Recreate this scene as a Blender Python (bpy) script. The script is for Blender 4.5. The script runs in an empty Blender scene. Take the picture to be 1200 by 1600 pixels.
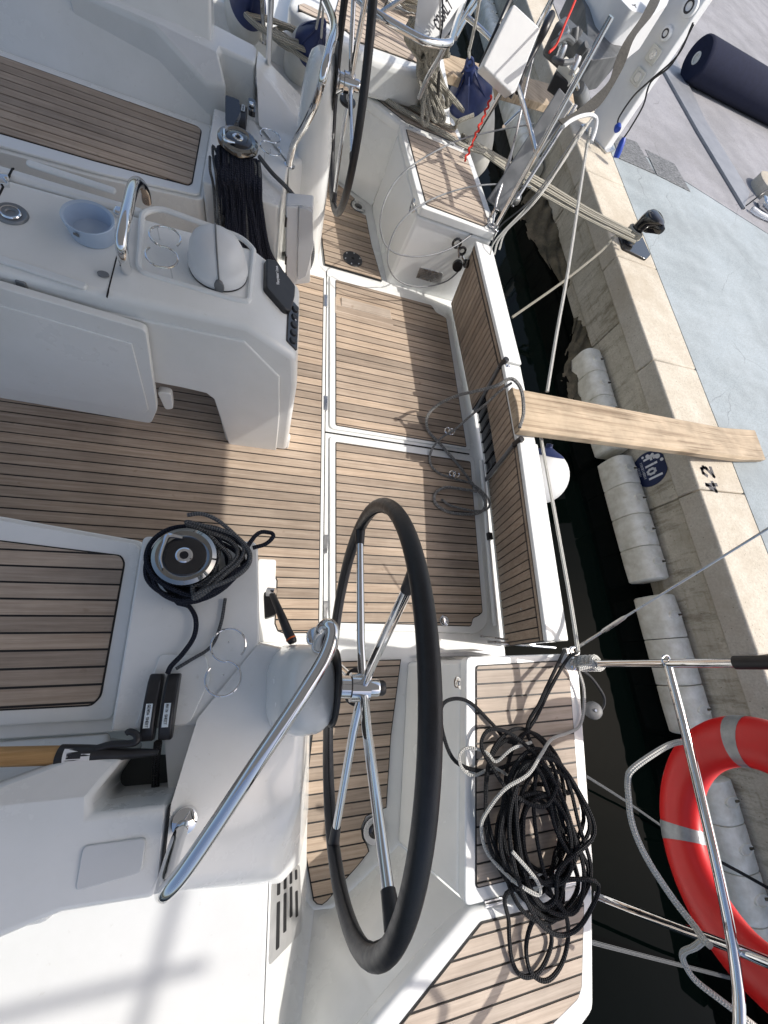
import bpy, bmesh, math, random
from mathutils import Vector, Matrix
random.seed(7)
rad = math.radians
scene = bpy.context.scene
col = scene.collection

# ------------------------------------------------------------------ camera, world, sun, exposure
FPX, PCX, PCY, CAMH = 588.5, 590.6, 850.6, 1.8234
RW = ((0.9517892, 0.06271105, 0.30027428), (-0.03379973, -0.95147996, 0.30584877), (0.30488506, -0.30125274, -0.90348873))
cam_data = bpy.data.cameras.new('camera'); cam = bpy.data.objects.new('camera', cam_data); col.objects.link(cam)
cam_data.sensor_fit = 'VERTICAL'; cam_data.sensor_height = 24.0; cam_data.sensor_width = 18.0
cam_data.lens = 24.0 * FPX / 1600.0
cam_data.shift_x = (600 - PCX) / 1600.0; cam_data.shift_y = (PCY - 800) / 1600.0
cam_data.clip_start = 0.02; cam_data.clip_end = 600
m = Matrix(((RW[0][0], -RW[0][1], -RW[0][2], 0), (RW[1][0], -RW[1][1], -RW[1][2], 0), (RW[2][0], -RW[2][1], -RW[2][2], CAMH), (0, 0, 0, 1)))
cam.matrix_world = m
scene.camera = cam

SUN_EL, SUN_AZ = rad(52), rad(-9)          # azimuth measured from +X (aft) towards +Y
world = bpy.data.worlds.new('World'); scene.world = world; world.use_nodes = True
wn = world.node_tree.nodes; wl = world.node_tree.links
sky = wn.new('ShaderNodeTexSky'); sky.sky_type = 'NISHITA'; sky.sun_disc = False
sky.sun_elevation = SUN_EL; sky.sun_rotation = math.pi / 2 - SUN_AZ
sky.air_density = 1.0; sky.dust_density = 4.0; sky.ozone_density = 1.0
wn['Background'].inputs['Strength'].default_value = 0.15
wl.new(sky.outputs[0], wn['Background'].inputs['Color'])
sun_data = bpy.data.lights.new('sun', 'SUN'); sun = bpy.data.objects.new('sun', sun_data); col.objects.link(sun)
sun_data.energy = 3.2; sun_data.angle = rad(0.6); sun_data.color = (1.0, 0.955, 0.89)
sd = Vector((math.cos(SUN_EL) * math.cos(SUN_AZ), math.cos(SUN_EL) * math.sin(SUN_AZ), math.sin(SUN_EL)))
sun.rotation_euler = sd.to_track_quat('Z', 'Y').to_euler()
scene.view_settings.view_transform = 'Standard'; scene.view_settings.look = 'None'
scene.view_settings.exposure = 0.2; scene.view_settings.gamma = 1.0
scene.render.engine = 'CYCLES'

# ------------------------------------------------------------------ from a spot on a known plane to a point of the place
def ray(px, py):
    c = ((px - PCX) / FPX, (py - PCY) / FPX, 1.0)
    return Vector([sum(RW[i][j] * c[j] for j in range(3)) for i in range(3)])
def P(px, py, z=0.0):
    r = ray(px, py); t = (z - CAMH) / r.z; return Vector((r.x * t, r.y * t, z))
def PX(px, py, x):
    r = ray(px, py); t = x / r.x; return Vector((x, r.y * t, CAMH + r.z * t))
def PY(px, py, y):
    r = ray(px, py); t = y / r.y; return Vector((r.x * t, y, CAMH + r.z * t))
YC = 1.2971                                 # centreline of the yacht
MIR = [False]
def V(*a): return Vector(a)

# ------------------------------------------------------------------ materials
MATS = {}
def nd(nt, t, **kw):
    n = nt.nodes.new(t)
    for k, v in kw.items(): setattr(n, k, v)
    return n
def base(name, color, rough=0.5, metal=0.0, coat=0.0, spec=0.5):
    mt = bpy.data.materials.new(name); mt.use_nodes = True
    b = mt.node_tree.nodes['Principled BSDF']
    b.inputs['Base Color'].default_value = (*color, 1); b.inputs['Roughness'].default_value = rough
    b.inputs['Metallic'].default_value = metal; b.inputs['Coat Weight'].default_value = coat
    b.inputs['Coat Roughness'].default_value = 0.06; b.inputs['Specular IOR Level'].default_value = spec
    MATS[name] = mt
    return mt, mt.node_tree, b
def noise_tex(nt, scale, detail=4, rough=0.6, vec=None, sc=(1, 1, 1), coord='Object'):
    n = nd(nt, 'ShaderNodeTexNoise'); n.inputs['Scale'].default_value = scale
    n.inputs['Detail'].default_value = detail; n.inputs['Roughness'].default_value = rough
    if vec is None:
        tc = nd(nt, 'ShaderNodeTexCoord'); mp = nd(nt, 'ShaderNodeMapping'); mp.inputs['Scale'].default_value = sc
        nt.links.new(tc.outputs[coord], mp.inputs['Vector']); vec = mp.outputs[0]
    nt.links.new(vec, n.inputs['Vector'])
    return n
def ramp(nt, src, stops):
    r = nd(nt, 'ShaderNodeValToRGB'); cr = r.color_ramp
    while len(cr.elements) > 1: cr.elements.remove(cr.elements[-1])
    cr.elements[0].position = stops[0][0]; cr.elements[0].color = (*stops[0][1], 1)
    for p, c in stops[1:]:
        e = cr.elements.new(p); e.color = (*c, 1)
    nt.links.new(src, r.inputs[0]); return r
def mix(nt, a, b, fac, mode='MIX'):
    mx = nd(nt, 'ShaderNodeMix', data_type='RGBA', blend_type=mode)
    for inp, v in ((mx.inputs[0], fac), (mx.inputs[6], a), (mx.inputs[7], b)):
        if hasattr(v, 'is_output') or isinstance(v, bpy.types.NodeSocket): nt.links.new(v, inp)
        elif isinstance(v, (int, float)): inp.default_value = v
        else: inp.default_value = (*v, 1)
    return mx.outputs[2]
def bump(nt, b, h, strength=0.3, dist=0.002):
    bp = nd(nt, 'ShaderNodeBump'); bp.inputs['Strength'].default_value = strength; bp.inputs['Distance'].default_value = dist
    nt.links.new(h, bp.inputs['Height']); nt.links.new(bp.outputs[0], b.inputs['Normal'])
def g3(v): return (v, v, v)

def mat_noisy(name, c1, c2, scale, rough=0.5, metal=0, coat=0, bs=0.0, bscale=None, bd=0.002, rr=None, sc=(1, 1, 1), spec=0.5):
    mt, nt, b = base(name, c1, rough, metal, coat, spec)
    n = noise_tex(nt, scale, sc=sc)
    r = ramp(nt, n.outputs[0], [(0.3, c1), (0.7, c2)]); nt.links.new(r.outputs[0], b.inputs['Base Color'])
    if rr:
        q = ramp(nt, n.outputs[0], [(0.3, g3(rr[0])), (0.75, g3(rr[1]))]); nt.links.new(q.outputs[0], b.inputs['Roughness'])
    if bs:
        n2 = noise_tex(nt, bscale or scale * 4, sc=sc); bump(nt, b, n2.outputs[0], bs, bd)
    return mt

def mat_gel(name, c, rough=0.22):
    mt, nt, b = base(name, c, rough, 0, 0.35)
    n = noise_tex(nt, 3.1, 6, 0.65); n2 = noise_tex(nt, 38, 3, 0.7)
    dirt = ramp(nt, n.outputs[0], [(0.35, (1, 1, 1)), (0.75, (0.90, 0.905, 0.89))])
    spk = ramp(nt, n2.outputs[0], [(0.66, (1, 1, 1)), (0.80, (0.86, 0.85, 0.82))])
    c1 = mix(nt, c, dirt.outputs[0], 1.0, 'MULTIPLY'); c2 = mix(nt, c1, spk.outputs[0], 1.0, 'MULTIPLY')
    nt.links.new(c2, b.inputs['Base Color'])
    rr = ramp(nt, n.outputs[0], [(0.3, g3(rough)), (0.8, g3(rough + 0.22))]); nt.links.new(rr.outputs[0], b.inputs['Roughness'])
    n3 = noise_tex(nt, 6, 3, 0.5); bump(nt, b, n3.outputs[0], 0.14, 0.006)
    return mt
mat_gel('gelcoat', (0.83, 0.84, 0.825), 0.15); mat_gel('gelcoat_table', (0.81, 0.825, 0.82), 0.26)
mt = mat_gel('gelcoat_grip', (0.66, 0.67, 0.67), 0.5)

def mat_wood(name, axis, c_dark, c_light, grain=1.0, rough=0.65, vary=0.24, knots=False):
    mt, nt, b = base(name, c_light, rough, 0, 0, 0.3)
    sc = {'X': (1.6, 42, 42), 'Y': (42, 1.6, 42), 'Z': (42, 42, 1.6)}[axis]
    tc = nd(nt, 'ShaderNodeTexCoord'); oi = nd(nt, 'ShaderNodeObjectInfo')
    cm = nd(nt, 'ShaderNodeCombineXYZ'); mul = nd(nt, 'ShaderNodeMath', operation='MULTIPLY'); mul.inputs[1].default_value = 37.0
    nt.links.new(oi.outputs['Random'], mul.inputs[0])
    for k in range(3): nt.links.new(mul.outputs[0], cm.inputs[k])
    ad = nd(nt, 'ShaderNodeVectorMath', operation='ADD'); nt.links.new(tc.outputs['Object'], ad.inputs[0]); nt.links.new(cm.outputs[0], ad.inputs[1])
    mp = nd(nt, 'ShaderNodeMapping'); mp.inputs['Scale'].default_value = sc; nt.links.new(ad.outputs[0], mp.inputs['Vector'])
    n = noise_tex(nt, 2.2 * grain, 6, 0.72, vec=mp.outputs[0])
    r = ramp(nt, n.outputs[0], [(0.28, c_dark), (0.52, tuple((a + d) / 2 for a, d in zip(c_dark, c_light))), (0.74, c_light)])
    pat = noise_tex(nt, 2.6, 4, 0.6)                                   # weathered patches across neighbouring planks
    pr = ramp(nt, pat.outputs[0], [(0.30, (0.78, 0.76, 0.74)), (0.60, (1.06, 1.04, 1.02))])
    rnd = ramp(nt, oi.outputs['Random'], [(0.0, g3(1 - vary)), (0.5, (1.0, 0.985, 0.97)), (1.0, (1 + vary, 1 + vary * 0.8, 1 + vary * 0.55))])
    c1 = mix(nt, r.outputs[0], pr.outputs[0], 1.0, 'MULTIPLY'); c2 = mix(nt, c1, rnd.outputs[0], 1.0, 'MULTIPLY')
    st = noise_tex(nt, 22, 2, 0.5); sr = ramp(nt, st.outputs[0], [(0.70, (1, 1, 1)), (0.80, (0.62, 0.56, 0.5))])
    c3 = mix(nt, c2, sr.outputs[0], 0.6, 'MULTIPLY')
    nt.links.new(c3, b.inputs['Base Color'])
    bump(nt, b, n.outputs[0], 0.35, 0.0012)
    return mt
TD, TL = (0.30, 0.237, 0.182), (0.545, 0.46, 0.378)
for a in 'XYZ': mat_wood('teak_' + a, a, TD, TL)
mat_wood('teak_weathered', 'X', (0.38, 0.32, 0.265), (0.62, 0.545, 0.47), vary=0.1)
mat_wood('teak_gate', 'Z', (0.27, 0.21, 0.16), (0.45, 0.375, 0.30), vary=0.12)
mat_wood('varnished_wood', 'X', (0.34, 0.19, 0.07), (0.58, 0.37, 0.17), rough=0.3, vary=0.02)

def mat_timber():
    mt, nt, b = base('rough_timber', (0.5, 0.4, 0.3), 0.8, 0, 0, 0.25)
    tc = nd(nt, 'ShaderNodeTexCoord'); mp = nd(nt, 'ShaderNodeMapping'); mp.inputs['Scale'].default_value = (0.55, 9, 9)
    nt.links.new(tc.outputs['Object'], mp.inputs['Vector'])
    rt = nd(nt, 'ShaderNodeMapping'); rt.inputs['Rotation'].default_value = (0, 0, rad(-8.6)); nt.links.new(tc.outputs['Object'], rt.inputs['Vector'])
    mp.inputs['Scale'].default_value = (0.45, 24, 3); nt.links.new(rt.outputs[0], mp.inputs['Vector'])
    w = noise_tex(nt, 1.3, 4, 0.55, vec=mp.outputs[0]); w.inputs['Distortion'].default_value = 0.15
    r = ramp(nt, w.outputs[0], [(0.30, (0.26, 0.195, 0.135)), (0.44, (0.43, 0.345, 0.25)), (0.56, (0.52, 0.425, 0.315)), (0.72, (0.38, 0.30, 0.21))])
    n = noise_tex(nt, 5, 5); pr = ramp(nt, n.outputs[0], [(0.3, (0.70, 0.69, 0.67)), (0.65, (1.05, 1.03, 1.0))])
    n2 = noise_tex(nt, 9, 3, vec=mp.outputs[0]); n2.inputs['Scale'].default_value = 4.0; s2 = ramp(nt, n2.outputs[0], [(0.34, (0.45, 0.40, 0.35)), (0.42, (1, 1, 1))])
    c = mix(nt, mix(nt, r.outputs[0], pr.outputs[0], 1.0, 'MULTIPLY'), s2.outputs[0], 0.7, 'MULTIPLY')
    nt.links.new(c, b.inputs['Base Color']); bump(nt, b, w.outputs[0], 0.5, 0.002)
mat_timber()
base('caulk', (0.012, 0.011, 0.011), 0.55)
base('gap', (0.01, 0.01, 0.011), 0.8)
base('pocket', (0.045, 0.05, 0.05), 0.8)  # deep shade inside the coaming pocket, put into the colour
base('chrome', (0.74, 0.745, 0.75), 0.055, 1.0)
base('chrome_dark_reflection', (0.30, 0.30, 0.29), 0.07, 1.0)  # chrome darkened so its colour carries the winch rim's dark reflections
mat_noisy('brushed_steel', (0.62, 0.62, 0.61), (0.74, 0.74, 0.73), 18, 0.42, 0.65, rr=(0.34, 0.5))
mat_noisy('steel', (0.50, 0.51, 0.52), (0.66, 0.66, 0.66), 18, 0.28, 1.0, rr=(0.2, 0.42))
mat_noisy('galvanised', (0.20, 0.21, 0.22), (0.30, 0.31, 0.32), 9, 0.45, 0.6, bs=0.1, rr=(0.35, 0.6))
mat_noisy('black_plastic', (0.012, 0.012, 0.014), (0.022, 0.022, 0.024), 30, 0.38)
mat_noisy('black_gloss', (0.010, 0.010, 0.012), (0.016, 0.016, 0.018), 9, 0.12, coat=0.4)
mat_noisy('leather', (0.010, 0.010, 0.012), (0.020, 0.020, 0.023), 60, 0.42, bs=0.35, bscale=420, bd=0.001, rr=(0.36, 0.55))
mat_noisy('grey_plastic', (0.12, 0.125, 0.13), (0.17, 0.175, 0.18), 20, 0.5)
mat_noisy('white_plastic', (0.70, 0.71, 0.72), (0.76, 0.77, 0.77), 8, 0.35)
mat_noisy('blue_bowl', (0.42, 0.52, 0.66), (0.46, 0.56, 0.70), 8, 0.35)
mat_noisy('red_plastic', (0.66, 0.013, 0.014), (0.74, 0.02, 0.02), 5, 0.38, bs=0.08, bscale=30)
mat_noisy('reflective_tape', (0.30, 0.32, 0.33), (0.42, 0.44, 0.45), 40, 0.35, 0.3, bs=0.4, bscale=160)
mat_noisy('blue_rubber', (0.012, 0.022, 0.085), (0.03, 0.048, 0.15), 11, 0.42)
mat_noisy('fender_vinyl', (0.60, 0.59, 0.52), (0.74, 0.73, 0.68), 9, 0.45, bs=0.1, bscale=24)
mat_noisy('navy_canvas', (0.004, 0.007, 0.026), (0.007, 0.011, 0.036), 14, 0.95, bs=0.5, bscale=300, bd=0.002)
mat_noisy('label_white', (0.62, 0.70, 0.74), (0.70, 0.76, 0.78), 25, 0.45)
base('faded_paint', (0.085, 0.085, 0.09), 0.8); base('ink', (0.02, 0.02, 0.025), 0.6); base('white_ink', (0.75, 0.76, 0.78), 0.6)
base('navy_ink', (0.012, 0.022, 0.075), 0.5)
base('red_cord', (0.62, 0.03, 0.015), 0.7)
mat_noisy('engine_grey', (0.06, 0.065, 0.068), (0.13, 0.135, 0.14), 16, 0.5, 0.2, bs=0.2)
mat_noisy('webbing', (0.045, 0.043, 0.038), (0.08, 0.075, 0.065), 70, 0.85, bs=0.4, bscale=300)
base('orange', (0.6, 0.12, 0.02), 0.5)
base('blue_plug', (0.01, 0.05, 0.35), 0.4)
base('clear_plastic', (0.85, 0.87, 0.9), 0.12)
MATS['clear_plastic'].node_tree.nodes['Principled BSDF'].inputs['Transmission Weight'].default_value = 0.55

def mat_rope(name, c1, c2, rough=0.8, tw=34.0, fleck=None):
    mt, nt, b = base(name, c1, rough, 0, 0, 0.3)
    uv = nd(nt, 'ShaderNodeUVMap'); uv.uv_map = 'UVMap'
    sx = nd(nt, 'ShaderNodeSeparateXYZ'); nt.links.new(uv.outputs[0], sx.inputs[0])
    def wave(sgn):
        a = nd(nt, 'ShaderNodeMath', operation='MULTIPLY'); a.inputs[1].default_value = 2 * math.pi * tw * 2; nt.links.new(sx.outputs[0], a.inputs[0])
        c = nd(nt, 'ShaderNodeMath', operation='MULTIPLY'); c.inputs[1].default_value = sgn * 2 * math.pi * 4; nt.links.new(sx.outputs[1], c.inputs[0])
        d = nd(nt, 'ShaderNodeMath', operation='ADD'); nt.links.new(a.outputs[0], d.inputs[0]); nt.links.new(c.outputs[0], d.inputs[1])
        e = nd(nt, 'ShaderNodeMath', operation='SINE'); nt.links.new(d.outputs[0], e.inputs[0]); return e
    w1, w2 = wave(1), wave(-1)
    mx = nd(nt, 'ShaderNodeMath', operation='MULTIPLY'); nt.links.new(w1.outputs[0], mx.inputs[0]); nt.links.new(w2.outputs[0], mx.inputs[1])
    r = ramp(nt, mx.outputs[0], [(0.0, c1), (0.55, c2)])
    if fleck:
        n = noise_tex(nt, 170, 1); fr = ramp(nt, n.outputs[0], [(0.55, (0, 0, 0)), (0.62, (.7, .7, .7))])
        c = mix(nt, r.outputs[0], fleck, fr.outputs[0]); nt.links.new(c, b.inputs['Base Color'])
    else: nt.links.new(r.outputs[0], b.inputs['Base Color'])
    bump(nt, b, mx.outputs[0], 0.9, 0.003)
mat_rope('rope_black', (0.014, 0.015, 0.017), (0.035, 0.036, 0.04), 0.7)
mat_rope('rope_navy', (0.012, 0.015, 0.028), (0.028, 0.032, 0.05), 0.75)
mat_rope('rope_grey', (0.11, 0.115, 0.12), (0.20, 0.205, 0.21))
mat_rope('rope_white', (0.66, 0.655, 0.61), (0.84, 0.83, 0.79))
mat_rope('rope_beige', (0.36, 0.34, 0.28), (0.55, 0.52, 0.44))
mat_rope('rope_flecked', (0.42, 0.40, 0.34), (0.55, 0.53, 0.46), fleck=(0.16, 0.155, 0.14))
mat_rope('rope_marl', (0.16, 0.16, 0.155), (0.46, 0.455, 0.44), tw=50, fleck=(0.60, 0.59, 0.57))

def mat_water():
    mt, nt, b = base('water', (0.0005, 0.0015, 0.0013), 0.03, 0, 0, 0.05)
    b.inputs['IOR'].default_value = 1.33
    n = noise_tex(nt, 2.2, 3, 0.5); bump(nt, b, n.outputs[0], 0.12, 0.03)
mat_water()
def mat_concrete(name, c1, c2, stain, pits=True, streak=False, bs=0.35):
    mt, nt, b = base(name, c1, 0.85, 0, 0, 0.25)
    n = noise_tex(nt, 3.5, 7, 0.68); r = ramp(nt, n.outputs[0], [(0.3, c1), (0.7, c2)])
    f = noise_tex(nt, 70, 4, 0.7); fr = ramp(nt, f.outputs[0], [(0.3, (0.80, 0.78, 0.75)), (0.6, (1.04, 1.04, 1.03))])
    c = mix(nt, r.outputs[0], fr.outputs[0], 1.0, 'MULTIPLY')
    s = noise_tex(nt, 1.7, 5, 0.7); sr = ramp(nt, s.outputs[0], [(0.48, (0, 0, 0)), (0.72, (1, 1, 1))])
    c = mix(nt, c, stain, sr.outputs[0])
    if pits:
        v = nd(nt, 'ShaderNodeTexVoronoi'); v.inputs['Scale'].default_value = 26
        tc = nd(nt, 'ShaderNodeTexCoord'); nt.links.new(tc.outputs['Object'], v.inputs['Vector'])
        vr = ramp(nt, v.outputs['Distance'], [(0.06, (0.35, 0.33, 0.3)), (0.13, (1, 1, 1))]); c = mix(nt, c, vr.outputs[0], 0.8, 'MULTIPLY')
    if streak:
        k = noise_tex(nt, 3.2, 6, 0.75, sc=(1, 3.2, 0.8)); kr = ramp(nt, k.outputs[0], [(0.34, (0.42, 0.39, 0.34)), (0.50, (1, 1, 1))]); c = mix(nt, c, kr.outputs[0], 0.8, 'MULTIPLY')
        k2 = noise_tex(nt, 4, 5, 0.65, sc=(1, .5, 7)); k2r = ramp(nt, k2.outputs[0], [(0.30, (0.70, 0.66, 0.60)), (0.46, (1, 1, 1))]); c = mix(nt, c, k2r.outputs[0], 0.6, 'MULTIPLY')
    nt.links.new(c, b.inputs['Base Color']); bump(nt, b, f.outputs[0], bs, 0.004)
mat_concrete('coping_concrete', (0.52, 0.47, 0.385), (0.66, 0.615, 0.53), (0.46, 0.40, 0.31))
mat_concrete('wall_concrete', (0.50, 0.46, 0.37), (0.66, 0.62, 0.53), (0.40, 0.36, 0.28), streak=True)
mat_concrete('algae_stone', (0.10, 0.09, 0.06), (0.22, 0.18, 0.12), (0.03, 0.03, 0.022), bs=0.9)
def cracks(name):
    mt = MATS[name]; nt = mt.node_tree; b = nt.nodes['Principled BSDF']; src = b.inputs['Base Color'].links[0].from_socket
    tc = nd(nt, 'ShaderNodeTexCoord'); n = nd(nt, 'ShaderNodeTexNoise'); n.inputs['Scale'].default_value = 1.4; n.inputs['Detail'].default_value = 5; nt.links.new(tc.outputs['Object'], n.inputs['Vector'])
    ad = nd(nt, 'ShaderNodeMix', data_type='VECTOR'); ad.inputs[0].default_value = 0.35; nt.links.new(tc.outputs['Object'], ad.inputs[4]); nt.links.new(n.outputs['Color'], ad.inputs[5])
    v = nd(nt, 'ShaderNodeTexVoronoi', feature='DISTANCE_TO_EDGE'); v.inputs['Scale'].default_value = 1.1; nt.links.new(ad.outputs[1], v.inputs['Vector'])
    r = ramp(nt, v.outputs['Distance'], [(0.0, (0.68, 0.67, 0.66)), (0.004, (1, 1, 1))])
    n2 = noise_tex(nt, 0.9, 5, 0.7); r2 = ramp(nt, n2.outputs[0], [(0.40, (1, 1, 1)), (0.62, (0.80, 0.80, 0.79))])
    n3 = noise_tex(nt, 2.0, 2, 0.5); r3 = ramp(nt, n3.outputs[0], [(0.45, (0, 0, 0)), (0.55, (1, 1, 1))])
    c = mix(nt, src, r2.outputs[0], 1.0, 'MULTIPLY'); c = mix(nt, c, mix(nt, (1, 1, 1), r.outputs[0], r3.outputs[0]), 1.0, 'MULTIPLY'); nt.links.new(c, b.inputs['Base Color'])
mat_concrete('painted_quay', (0.35, 0.40, 0.43), (0.42, 0.47, 0.50), (0.32, 0.355, 0.37), pits=False, bs=0.15)
mat_concrete('shaded_quay', (0.32, 0.32, 0.345), (0.37, 0.37, 0.395), (0.29, 0.29, 0.31), pits=False, bs=0.12)  # the same paving, with shade put into its colour
cracks('painted_quay'); cracks('shaded_quay')
mat_noisy('dock_rubber', (0.66, 0.63, 0.52), (0.92, 0.90, 0.81), 13, 0.5, bs=0.35, bscale=26, bd=0.004)
mat_noisy('metal_cover', (0.03, 0.03, 0.03), (0.34, 0.34, 0.33), 30, 0.45, 0.3, bs=0.9, bscale=60, bd=0.004, sc=(1, 3, 1))
mat_noisy('aluminium', (0.28, 0.29, 0.31), (0.36, 0.37, 0.39), 6, 0.5, 0.5)
mt, nt, b = base('canopy', (0.20, 0.205, 0.21), 0.9)
tr = nd(nt, 'ShaderNodeBsdfTranslucent'); tr.inputs[0].default_value = (0.75, 0.75, 0.745, 1)
ms = nd(nt, 'ShaderNodeMixShader'); ms.inputs[0].default_value = 0.13
nt.links.new(b.outputs[0], ms.inputs[1]); nt.links.new(tr.outputs[0], ms.inputs[2]); nt.links.new(ms.outputs[0], nt.nodes['Material Output'].inputs[0])

# ------------------------------------------------------------------ mesh building
def catmull(pts, n=6, closed=False):
    pts = [Vector(p) for p in pts]; N = len(pts); out = []
    if N < 3: return pts
    rng = range(N if closed else N - 1)
    for i in rng:
        p1, p2 = pts[i], pts[(i + 1) % N]
        p0 = pts[i - 1] if (i > 0 or closed) else p1 + (p1 - p2)
        p3 = pts[(i + 2) % N] if (i + 2 < N or closed) else p2 + (p2 - p1)
        for k in range(n):
            t = k / n; t2 = t * t; t3 = t2 * t
            out.append(0.5 * ((2 * p1) + (p2 - p0) * t + (2 * p0 - 5 * p1 + 4 * p2 - p3) * t2 + (3 * p1 - p0 - 3 * p2 + p3) * t3))
    if not closed: out.append(pts[-1])
    return out
def fillet(poly, r, seg=4):
    out = []; N = len(poly)
    for i in range(N):
        p = Vector(poly[i]); a = Vector(poly[i - 1]) - p; b = Vector(poly[(i + 1) % N]) - p
        rr = r[i] if isinstance(r, (list, tuple)) else r
        d = min(rr, a.length * 0.45, b.length * 0.45)
        if d < 1e-4: out.append(p); continue
        s, e = p + a.normalized() * d, p + b.normalized() * d
        for k in range(seg + 1):
            t = k / seg; out.append((1 - t) ** 2 * s + 2 * t * (1 - t) * p + t * t * e)
    return out
def flip(v): return Vector((v[0], 2 * YC - v[1], v[2]))

class MB:
    def __init__(self): self.v = []; self.f = []; self.uv = []
    def face(self, idx, uv=None): self.f.append(tuple(idx)); self.uv.append(uv)
    def quad(self, a, b, c, d): return self.poly([a, b, c, d])
    def poly(self, pts):
        n = len(self.v); self.v += [Vector(p) for p in pts]; self.face(range(n, n + len(pts))); return self
    def prism(self, top, vec):
        """closed solid: a loop of points and its copy shifted by vec"""
        top = [Vector(p) for p in top]; vec = Vector(vec); n = len(self.v); N = len(top)
        nr = Vector((0, 0, 0))
        for i in range(N): nr += top[i].cross(top[(i + 1) % N])
        if nr.dot(vec) > 0: top.reverse()
        self.v += top + [p + vec for p in top]
        self.face(range(n, n + N)); self.face(range(n + 2 * N - 1, n + N - 1, -1))
        for i in range(N):
            j = (i + 1) % N; self.face((n + i, n + N + i, n + N + j, n + j))
        return self
    def box(self, lo, hi):
        x0, y0, z0 = lo; x1, y1, z1 = hi
        return self.prism([V(x0, y0, z1), V(x1, y0, z1), V(x1, y1, z1), V(x0, y1, z1)], (0, 0, z0 - z1))
    def obox(self, c, ax, ay, az):
        """box round centre c with half-axis vectors"""
        c, ax, ay, az = map(Vector, (c, ax, ay, az))
        return self.prism([c - ax - ay + az, c + ax - ay + az, c + ax + ay + az, c - ax + ay + az], -2 * az)
    def tube(self, path, r, n=10, closed=False, cap=True, smooth=0):
        path = [Vector(p) for p in path]
        if smooth: 
            if isinstance(r, (list, tuple)):
                rr = catmull([V(x, 0, 0) for x in r], smooth, closed); r = [q.x for q in rr]
            path = catmull(path, smooth, closed)
        N = len(path); rs = r if isinstance(r, (list, tuple)) else [r] * N
        b0 = len(self.v); T = []
        for i in range(N):
            a = path[i - 1] if (i > 0 or closed) else path[i]; c = path[(i + 1) % N] if (i < N - 1 or closed) else path[i]
            t = (c - a); T.append(t.normalized() if t.length > 1e-9 else V(0, 0, 1))
        up = V(0, 0, 1) if abs(T[0].z) < 0.9 else V(1, 0, 0)
        u = (up - T[0] * up.dot(T[0])).normalized(); L = [0]
        for i in range(N):
            if i: u = (u - T[i] * u.dot(T[i])).normalized(); L.append(L[-1] + (path[i] - path[i - 1]).length)
            w = T[i].cross(u)
            for k in range(n):
                a = 2 * math.pi * k / n; self.v.append(path[i] + (u * math.cos(a) + w * math.sin(a)) * rs[i])
        for i in range(N if closed else N - 1):
            j = (i + 1) % N; l0 = L[i]; l1 = L[j] if j > i else L[i] + (path[j] - path[i]).length
            for k in range(n):
                q = (k + 1) % n
                self.face((b0 + i * n + k, b0 + j * n + k, b0 + j * n + q, b0 + i * n + q), ((l0, k / n), (l1, k / n), (l1, (k + 1) / n), (l0, (k + 1) / n)))
        if cap and not closed:
            self.face([b0 + k for k in range(n)]); self.face([b0 + (N - 1) * n + k for k in range(n)][::-1])
        return self
    def lathe(self, prof, o, axis=(0, 0, 1), n=32, xdir=None):
        """profile of (radius, height) about axis through o; ends close when radius is 0"""
        o = Vector(o); ax = Vector(axis).normalized(); up = V(0, 0, 1) if abs(ax.z) < 0.9 else V(1, 0, 0)
        if xdir is not None: up = Vector(xdir)
        u = (up - ax * up.dot(ax)).normalized(); w = ax.cross(u); rings = []
        for r, h in prof:
            if r < 1e-6: rings.append([len(self.v)]); self.v.append(o + ax * h)
            else:
                rings.append(list(range(len(self.v), len(self.v) + n)))
                for k in range(n):
                    a = 2 * math.pi * k / n; self.v.append(o + ax * h + (u * math.cos(a) + w * math.sin(a)) * r)
        for A, B in zip(rings, rings[1:]):
            for k in range(n):
                q = (k + 1) % n
                if len(A) == 1 and len(B) == 1: continue
                if len(A) == 1: self.face((A[0], B[q], B[k]))
                elif len(B) == 1: self.face((A[k], A[q], B[0]))
                else: self.face((A[k], A[q], B[q], B[k]))
        return self
    def loft(self, rings, capa=True, capb=True):
        n = len(rings[0]); b0 = len(self.v)
        for r in rings: self.v += [Vector(p) for p in r]
        for i in range(len(rings) - 1):
            for k in range(n):
                q = (k + 1) % n; self.face((b0 + i * n + k, b0 + i * n + q, b0 + (i + 1) * n + q, b0 + (i + 1) * n + k))
        if capa: self.face([b0 + k for k in range(n)][::-1])
        if capb: self.face([b0 + (len(rings) - 1) * n + k for k in range(n)])
        return self
    def build(self, name, mat, parent=None, bevel=0, seg=3, smooth=True, subsurf=0, angle=38, kind=None, label=None, fixn=True):
        me = bpy.data.meshes.new(name)
        vs = [flip(v) for v in self.v] if MIR[0] else self.v
        fs = [f[::-1] for f in self.f] if MIR[0] else self.f
        uvs = [(u[::-1] if u else None) for u in self.uv] if MIR[0] else self.uv
        me.from_pydata([tuple(v) for v in vs], [], [tuple(f) for f in fs])
        if any(uvs):
            ul = me.uv_layers.new(name='UVMap'); k = 0
            for f, u in zip(fs, uvs):
                for q in range(len(f)):
                    if u: ul.data[k].uv = u[q]
                    k += 1
        if fixn:
            bm = bmesh.new(); bm.from_mesh(me); bmesh.ops.recalc_face_normals(bm, faces=bm.faces); bm.to_mesh(me); bm.free()
        me.materials.append(MATS[mat]); me.update()
        if smooth:
            me.polygons.foreach_set('use_smooth', [True] * len(me.polygons)); me.set_sharp_from_angle(angle=rad(angle))
        o = bpy.data.objects.new(name, me); col.objects.link(o)
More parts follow.
